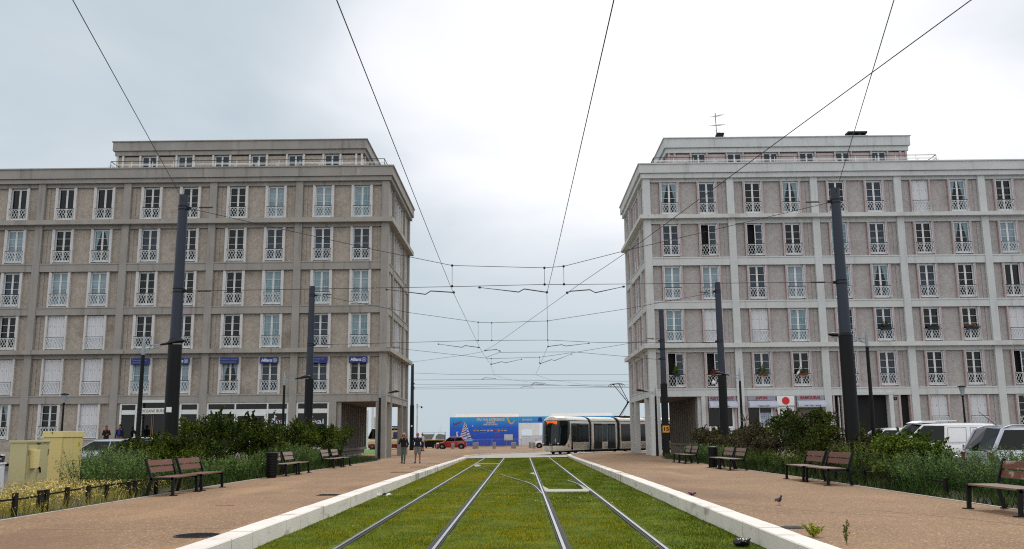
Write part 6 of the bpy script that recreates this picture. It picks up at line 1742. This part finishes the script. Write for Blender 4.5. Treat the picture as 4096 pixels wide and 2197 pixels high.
# site fence with tarpaulin, containers
t2 = thing('site_fence', 'wire site fence hung with grey tarpaulin left of the hoarding', 'fence', (-13.6, 126, .1))
b = MB()
for x in (0, 1.6, 3.1, 3.2): b.bar((x, 0, 0), (x, 0, 2.15), .05)
b.build('posts', M['galv'], t2)
b = MB()
for z in (.2, 1.1, 2.1): b.bar((0, 0, z), (3.2, 0, z), .035)
b.build('rails', M['galv'], t2)
b = MB(); pts = [(0, 0, 1.85), (1.7, 0, 1.85), (1.35, .05, 1.2), (.9, .05, .25), (0, .05, .2)]; b.add(pts, [(0, 1, 2, 3, 4)]); b.add([(1.8, .03, 1.6), (2.2, .03, 1.9), (3.15, .03, 1.75), (3.15, .03, .9), (1.8, .03, .9)], [(0, 1, 2, 3, 4)]); b.build('tarpaulin', mat('grey_tarpaulin', '7c8085', .7, .15, 3), t2)
for x, lab in ((-12.75, 'dark waste container with a yellow lid, left one'), (-11.5, 'dark waste container with a yellow lid, right one behind the red car')):
    t2 = thing('waste_container', lab, 'waste container', (x, 121.5, .1), group='yellow-lidded waste containers')
    b = MB(); b.prism([(.05, .15), (1.15, .15), (1.22, 1.02), (-.02, 1.02)], -.45, .45, 'y'); b.build('tub', M['black'], t2)
    b = MB(); b.box(-.05, 1.25, -.5, .5, 1.02, 1.12); b.build('lid', mat('yellow_lid', 'c9ae2a', .5, .05, 3), t2, bevel=.03)
    b = MB(); [b.cyl((q, s * .35, .08), (q, s * .35 + .04, .08), .08) for q in (.15, 1.05) for s in (-1, 1)]; b.build('castors', M['black'], t2)
t2 = thing('camera_mast', 'thin white pole with a dome camera near the farthest mast', 'camera mast', (-12.05, 105.9, .1))
b = MB(); b.cyl((0, 0, 0), (0, 0, 5.3), .085, .07, 12); b.build('pole', M['white'], t2, True)
b = MB(); b.bar((0, 0, 4.95), (.45, 0, 5.0), .05); b.box(-.1, .1, -.1, .1, 4.8, 5.25); b.build('bracket', M['white'], t2)
b = MB(); b.ell((.5, 0, 4.88), (.11, .11, .13)); b.build('dome_camera', M['mast_hi'], t2, True)
t2 = thing('slim_lamp', 'small white double-rod lamp far behind the walker in shorts', 'street lamp', (-12.6, 140, .1))
b = MB(); b.bar((0, 0, 0), (0, 0, 2.9), .05); b.bar((.3, 0, 0), (.3, 0, 3.0), .05); b.build('rods', M['white'], t2); b = MB(); b.ell((.3, 0, 3.0), (.2, .1, .07)); b.build('head', M['white'], t2)
for x, y, h, r_, lab in ((-18.9, 112.3, 4.75, .16, 'tall white post at the far passage corner, left one'), (-19.2, 118.2, 5.35, .22, 'thick tall white post in the arcade opening, middle one'), (-18.9, 118.4, 4.1, .2, 'tall white post hidden most by the corner column'), (-16.05, 118.2, 2.1, .12, 'short white post in front of the camper van')):
    t2 = thing('white_post', lab, 'post', (x, y, .1), group='white posts beyond the arcade')
    b = MB(); b.cyl((0, 0, 0), (0, 0, h), r_, r_ * .8, 14); b.build('shaft', M['white'], t2, True); b = MB(); b.cyl((0, 0, 0), (0, 0, .1), r_ * 1.5, n=14); b.build('foot', M['white'], t2)
# ---------------------------------------------------------------- planting
leafm = mat('leaf', (1, 1, 1), .75, .05, 3, attr='Col', spec=.1)
stemm = mat('stem_bark', '3a3024', .9, .2, 6)
def lobes(g, w, d, h, n):
    L_ = []
    for i in range(n):
        k = g.random() ** .7
        L_.append((np.clip(g.normal(0, w * .2), -.34 * w, .34 * w), np.clip(g.normal(0, d * .22), -.38 * d, .38 * d), h * (.16 + .62 * k), g.uniform(.14, .24) * w, g.uniform(.14, .26) * d, g.uniform(.12, .2) * h))
    return np.array(L_)
def shrub(x, y, w, d, h, label, col=(.045, .07, .014), col2=(.10, .11, .02), n=9000, s=.05, seed=0, z=.22, bare=0.0, sprigs=26, name='shrub', group='bushes in the planting beds'):
    g = np.random.default_rng(seed + 11)
    t = thing(name, label, 'bush', (x, y, z), group=group)
    Lb = lobes(g, w, d, h, 15)
    idx = g.integers(0, len(Lb), n); q = g.normal(0, 1, (n, 3)); q /= np.linalg.norm(q, axis=1)[:, None]
    r = g.random(n) ** .45
    P = Lb[idx, :3] + q * r[:, None] * Lb[idx, 3:6]
    # small clumps and gaps
    k = np.sin(P[:, 0] * 7.1 + seed) * np.sin(P[:, 1] * 6.3) + np.sin(P[:, 2] * 8.7 + P[:, 0] * 3) * .8 + g.normal(0, .35, n)
    P = P[k > -.55]
    # sprigs : arching shoots with leaves along them
    tips = []
    for i in range(sprigs):
        l = Lb[g.integers(0, len(Lb))]; a = g.uniform(0, 2 * PI)
        p0 = l[:3] + np.array([0, 0, l[5] * .3]); dirn = np.array([math.cos(a) * g.uniform(.1, .8), math.sin(a) * g.uniform(.1, .8), g.uniform(.6, 1.2)]); ln = h * g.uniform(.12, .3)
        m = 60; tt = g.random(m)[:, None]; pts = p0 + dirn * ln * tt + np.array([0, 0, -.2 * ln]) * tt ** 2 + g.normal(0, .035, (m, 3)) * (1.2 - tt)
        P = np.vstack([P, pts]); tips.append((p0, p0 + dirn * ln))
    P = P[P[:, 2] > .04]
    tt = np.clip(.5 + .35 * np.sin(P[:, 0] * 2.3 + seed) + .3 * np.sin(P[:, 2] * 3 + P[:, 1] * 2) + g.normal(0, .3, len(P)), 0, 1)[:, None]
    C0 = np.array(col) * (1 - tt) + np.array(col2) * tt
    if bare: sel = g.random(len(P)) < bare; C0[sel] = np.array([.09, .065, .045])
    V, F, C = leafcloud(P, s, C0, g, .4)
    cloud_mesh('foliage', V, F, C, leafm, t)
    b = MB()
    for i in range(9):
        l = Lb[i % len(Lb)]; p0 = Vector((g.normal(0, .12), g.normal(0, .12), -.05)); p1 = Vector(l[:3]); mid = p0.lerp(p1, .5) + Vector((g.normal(0, .1), g.normal(0, .1), -.05))
        b.tube([p0, mid, p1], [.03, .02, .01], 5)
        for j in range(2): q_ = mid.lerp(p1, g.random()); b.tube([q_, q_ + Vector((g.normal(0, .25), g.normal(0, .2), abs(g.normal(0, .3))))], [.009, .004], 4)
    for p0, p1 in tips[: (len(tips) if bare else 8)]: b.tube([Vector(p0), Vector(p1)], [.008, .003], 4)
    b.build('branches', stemm, t)
    return t
def sage(x, y, w, d, h, label, seed=0, z=.2, n=230, col=(.075, .12, .06), tip=(.17, .20, .15), lean=.35, s=.028, name='sage_bush', group='grey-green sage bushes along the paving'):
    """fan of upright stems set with small leaves"""
    g = np.random.default_rng(seed + 77); t = thing(name, label, 'plant', (x, y, z), group=group)
    bx, by = g.uniform(-w / 2, w / 2, n) * .75, g.uniform(-d / 2, d / 2, n) * .8
    ox = bx / (w / 2) * lean * h * .7 + g.normal(0, .10, n) * h; oy = by / (d / 2) * lean * h * .5 + g.normal(0, .10, n) * h
    hh = h * g.uniform(.55, 1.05, n) * (1 - .25 * (bx / (w / 2)) ** 2)
    m = 34; k = np.linspace(.06, 1, m)[None, :, None]
    base = np.stack([bx, by, np.zeros(n)], 1)[:, None, :]; off = np.stack([ox, oy, hh], 1)[:, None, :]
    P = base + off * k * np.array([1, 1, 1]) ; P[:, :, :2] = base[:, :, :2] + off[:, :, :2] * k ** 1.7
    P = P + g.normal(0, .02, P.shape); kk_ = np.repeat(k[0, :, 0][None], n, 0).ravel(); P = P.reshape(-1, 3)
    C0 = np.array(col)[None] * (1 - kk_[:, None] ** 2) + np.array(tip)[None] * kk_[:, None] ** 2
    C0 = C0 * np.repeat(g.uniform(.45, 1.7, n), m)[:, None]
    V, F, C = leafcloud(P, s, C0, g, .35, .4); cloud_mesh('foliage', V, F, C, leafm, t)
    b = MB()
    for i in range(0, n, 3):
        b.tube([(bx[i], by[i], 0), (bx[i] + ox[i] * .3, by[i] + oy[i] * .3, hh[i] * .5), (bx[i] + ox[i], by[i] + oy[i], hh[i])], [.006, .005, .003], 3)
    b.build('stems', mat('sage_stem', '56604a', .8, .2, 5) if 'sg' not in M else M['sg'], t)
    return t
M['sg'] = mat('sage_stem', '4c5640', .8, .2, 5)
DG, DG2 = (.016, .036, .004), (.078, .104, .008)
shrub(-12.35, 30.6, 2.6, 2.4, 1.75, 'low dark bush at the foot of the biggest left-hand mast', DG, DG2, 11000, .045, 1)
shrub(-11.3, 31.6, 2.4, 2.6, 1.6, 'low dark bush just right of the biggest left-hand mast foot', DG, DG2, 9000, .045, 2)
shrub(-11.9, 35.2, 3.0, 3.4, 2.55, 'tall feathery bush in front of the plain grey-curtained shop window', DG, DG2, 14000, .05, 3)
shrub(-11.7, 39.4, 3.0, 3.6, 2.6, 'tall feathery bush in front of the double shop door', DG, DG2, 14000, .05, 4)
shrub(-11.6, 43.6, 3.0, 3.6, 2.35, 'feathery bush left of the slimmer left-hand mast', DG, DG2, 13000, .052, 5)
shrub(-11.4, 48.4, 3.2, 4.0, 2.4, 'feathery bush at the foot of the slimmer left-hand mast', DG, DG2, 13000, .055, 6)
shrub(-11.0, 53.2, 2.6, 3.4, 2.35, 'last left bush, against the passage windows', DG, DG2, 11000, .055, 7)
shrub(-10.1, 49.6, 1.3, 1.6, 1.55, 'small round bush above the pale left benches', (.03, .055, .012), (.07, .10, .02), 5000, .05, 8)
sgc, sgt = (.034, .085, .009), (.12, .18, .05)
for i, (x, y, w, d, h, lab) in enumerate((
        (-12.5, 28.0, 1.9, 1.8, 1.3, 'tall sage clump right of the cream cabinet'), (-11.5, 25.2, 1.9, 1.9, 1.2, 'tall sage clump left of the nearest left bench'), (-10.4, 24.1, 1.8, 2.0, 1.1, 'sage clump leaning over the nearest left bench'),
        (-10.35, 27.6, 1.5, 2.2, .85, 'sage clump behind the second left bench'), (-10.2, 30.0, 1.5, 2.0, .85, 'sage clump right of the second left bench'), (-10.0, 32.0, 1.4, 1.8, .8, 'low sage clump left of the left litter bin'),
        (-10.3, 39.6, 1.7, 2.8, 1.35, 'tall sage clump between the pinkish and the pale benches'), (-10.1, 42.3, 1.4, 2.0, 1.1, 'sage clump left of the pale benches'), (-10.4, 36.5, 1.4, 2.6, .9, 'sage clump behind the pinkish benches'), (-10.3, 46.4, 1.2, 2.8, .8, 'sage clump behind the pale benches'))):
    sage(x, y, w, d, h, lab, i, n=230 if y < 30 else 170, col=sgc, tip=sgt, s=.028 if y < 30 else .034)
BR_, BR2 = (.032, .036, .012), (.085, .075, .028)
shrub(11.3, 55.0, 2.6, 3.6, 1.9, 'brownish bush in front of the left restaurant window', BR_, BR2, 10000, .052, 21, bare=.3)
shrub(11.4, 50.5, 2.8, 3.6, 1.75, 'brownish bush at the foot of the mast before the restaurant', BR_, BR2, 10000, .05, 22, bare=.3)
shrub(11.4, 46.0, 2.8, 3.6, 2.05, 'bush before the middle restaurant window with a palm-like shoot', DG, BR2, 11000, .05, 23, bare=.25)
shrub(11.3, 41.6, 3.0, 3.4, 2.25, 'twiggy bush before the restaurant door', BR_, BR2, 12000, .046, 24, bare=.5, sprigs=50)
shrub(11.5, 37.6, 3.0, 3.4, 2.75, 'tallest right-hand bush, before the roller shutter', DG, DG2, 14000, .05, 25, bare=.1)
shrub(11.1, 34.0, 2.8, 2.8, 2.2, 'dark bush left of the biggest right-hand mast', DG, DG2, 12000, .046, 26, bare=.15)
shrub(12.5, 33.2, 1.3, 1.8, 1.75, 'sparse bush right of the biggest right-hand mast', DG, DG2, 5000, .046, 27)
shrub(10.9, 30.4, 2.2, 2.2, 1.3, 'low dark bush behind the farther brown bench', DG, BR2, 9000, .044, 28, bare=.2)
shrub(10.95, 25.9, 2.0, 2.2, 1.62, 'leafy green bush in front of the white van', (.040, .080, .008), (.12, .17, .02), 15000, .042, 29, sprigs=40)
shrub(10.1, 25.0, 1.7, 1.8, .9, 'low green bush with white flowers at the paving edge', (.045, .08, .014), (.12, .15, .03), 8000, .038, 30)
for i, (x, y, w, d, h, lab) in enumerate((
        (9.9, 52.5, 1.4, 2.6, .95, 'sage clump beside the farthest right bench'), (9.9, 44.5, 1.4, 3.0, .85, 'sage clump left of the right litter bin'), (10.0, 48.5, 1.4, 3.0, .95, 'sage clump behind the farthest right pair of benches'),
        (10.0, 38.5, 1.3, 3.4, .8, 'weedy clump behind the greyish benches'), (10.0, 33.5, 1.4, 3.4, .8, 'weedy clump between the greyish and the brown benches'), (10.3, 28.0, 1.5, 2.4, 1.15, 'tall weedy clump behind the nearer brown bench'),
        (9.95, 22.6, 1.7, 1.9, 1.0, 'big sage clump left of the peeling bench'), (11.9, 22.8, 2.2, 2.0, 1.08, 'big sage clump in front of the plum-grey car'), (10.7, 20.6, 2.0, 2.2, .98, 'big sage clump behind the peeling bench'), (12.6, 20.8, 2.0, 2.0, 1.05, 'sage clump at the right frame edge below the people carrier'), (11.4, 18.6, 2.0, 2.0, .95, 'sage clump behind the seat of the peeling bench'))):
    sage(x, y, w, d, h, lab, 40 + i, n=360 if y < 23 else 190, col=(.035, .07, .016) if y > 23 else (.032, .085, .009), tip=(.095, .135, .018) if 23 < y < 40 else (.11, .175, .055), s=.026 if y < 23 else .034, lean=.5)
# a cordyline-like shoot
t = thing('spiky_plant', 'small palm-like spiky shoot standing above the right-hand bushes', 'plant', (11.0, 45.2, .22))
b = MB(); b.tube([(0, 0, 0), (.05, 0, 1.0), (0, 0, 2.0)], [.04, .03, .025], 6); b.build('stem', stemm, t)
b = MB(); g = np.random.default_rng(5)
for i in range(26):
    a = g.uniform(0, 2 * PI); e = g.uniform(.1, 1.1); l = g.uniform(.4, .6); p = Vector((0, 0, 2.0)); q = p + Vector((math.cos(a) * math.cos(e), math.sin(a) * math.cos(e), math.sin(e))) * l
    n_ = Vector((-math.sin(a), math.cos(a), 0)) * .022; m_ = p.lerp(q, .4); b.add([p, m_ + n_, q, m_ - n_], [(0, 1, 2, 3)])
b.build('leaves', mat('spiky_leaf', '3c4a26', .6, .2, 4), t)
# dry grass, ground cover
def field(n, x0, x1, y0, y1): return rng.uniform(min(x0, x1), max(x0, x1), n), rng.uniform(y0, y1, n)
x, y = field(34000, -9.28, -15.0, 14.0, 26.5)
ok = ~((x < -12.45) & (y > 20.5) & (y < 28)) & ((y < 22.5) | (rng.random(len(x)) < .25)) & (rng.random(len(x)) < np.clip((-9.25 - x) * 1.6, .12, 1)) & (fnoise(x, y, .35, 3) > -.55); x, y = x[ok], y[ok]
tt = np.clip(rng.normal(.55, .35, len(x)) + fnoise(x, y, .7, 9) * .25, 0, 1)[:, None]
c = np.array([[.07, .11, .02]]) * (1 - tt) + np.array([[.52, .43, .12]]) * tt
blades('dry_grass', len(x), (x, y), .2, .08, .36, .012, c, 'dry yellow grass round the cabinets and the low left fence', 'grass', lean=.6)
x2, y2 = field(9000, -9.3, -13.0, 14.8, 25.5); x2 -= .25; h_ = rng.uniform(.12, .42, len(x2))
P = np.c_[x2, y2, .2 + h_]; V, F, C = leafcloud(P, .034, np.array([.72, .56, .20]), rng, .35, .28)
props(cloud_mesh('grass_ears', V, F, C, leafm), 'drooping straw-coloured ears over the dry grass beside the cabinets', 'grass', kind='stuff')
xs, ys = [], []
for a, c_, e, f_ in ((-9.25, -14.2, 26, 60.5), (9.1, 13.5, 15, 60)):
    x, y = field(26000, a, c_, e, f_); xs.append(x); ys.append(y)
x, y = np.concatenate(xs), np.concatenate(ys)
c = np.array([[.035, .06, .014]]) * rng.uniform(.6, 1.6, (len(x), 1)) + (rng.random((len(x), 1)) < .15) * np.array([[.08, .07, .02]])
blades('ground_cover', len(x), (x, y), .17, .08, .34, .03, c, 'dark weedy ground cover under the bushes of both planting beds', 'ground cover', lean=.6)
# weeds on the right edge
def weed(x, y, h, n, label, col, spread, flower=None):
    t = thing('weed', label, 'plant', (x, y, zp(y))); g = np.random.default_rng(int(x * 100))
    b = MB(); P = []
    for i in range(n):
        a = g.uniform(0, 2 * PI); q = Vector((math.cos(a) * spread, math.sin(a) * spread, h * g.uniform(.7, 1))); b.tube([(0, 0, 0), q * .5 + Vector((0, 0, .02)), q], [.006, .005, .003], 4)
        P += [tuple(q * k_ + Vector((g.normal(0, .012), g.normal(0, .012), 0))) for k_ in np.linspace(.2, 1, 26)]
    b.build('stems', M['sg'], t); V, F, C = leafcloud(np.array(P), .022, np.array(col), g); cloud_mesh('leaves', V, F, C, leafm, t)
    if flower: b = MB(); [b.ell(f_, (.022, .022, .012), 8, 5) for f_ in flower]; b.build('flower', FC['y'], t)
weed(3.98, 12.85, .17, 12, 'bright yellow-green weed sprouting behind the right kerb', (.30, .33, .03), .15)
weed(4.15, 12.05, .32, 2, 'tall thin weed with one yellow flower in the foreground', (.16, .15, .03), .05, [(.1, 0, .12)])
weed(3.95, 21.6, .07, 6, 'tiny purple-flowered weed behind the right kerb', (.22, .08, .2), .08)
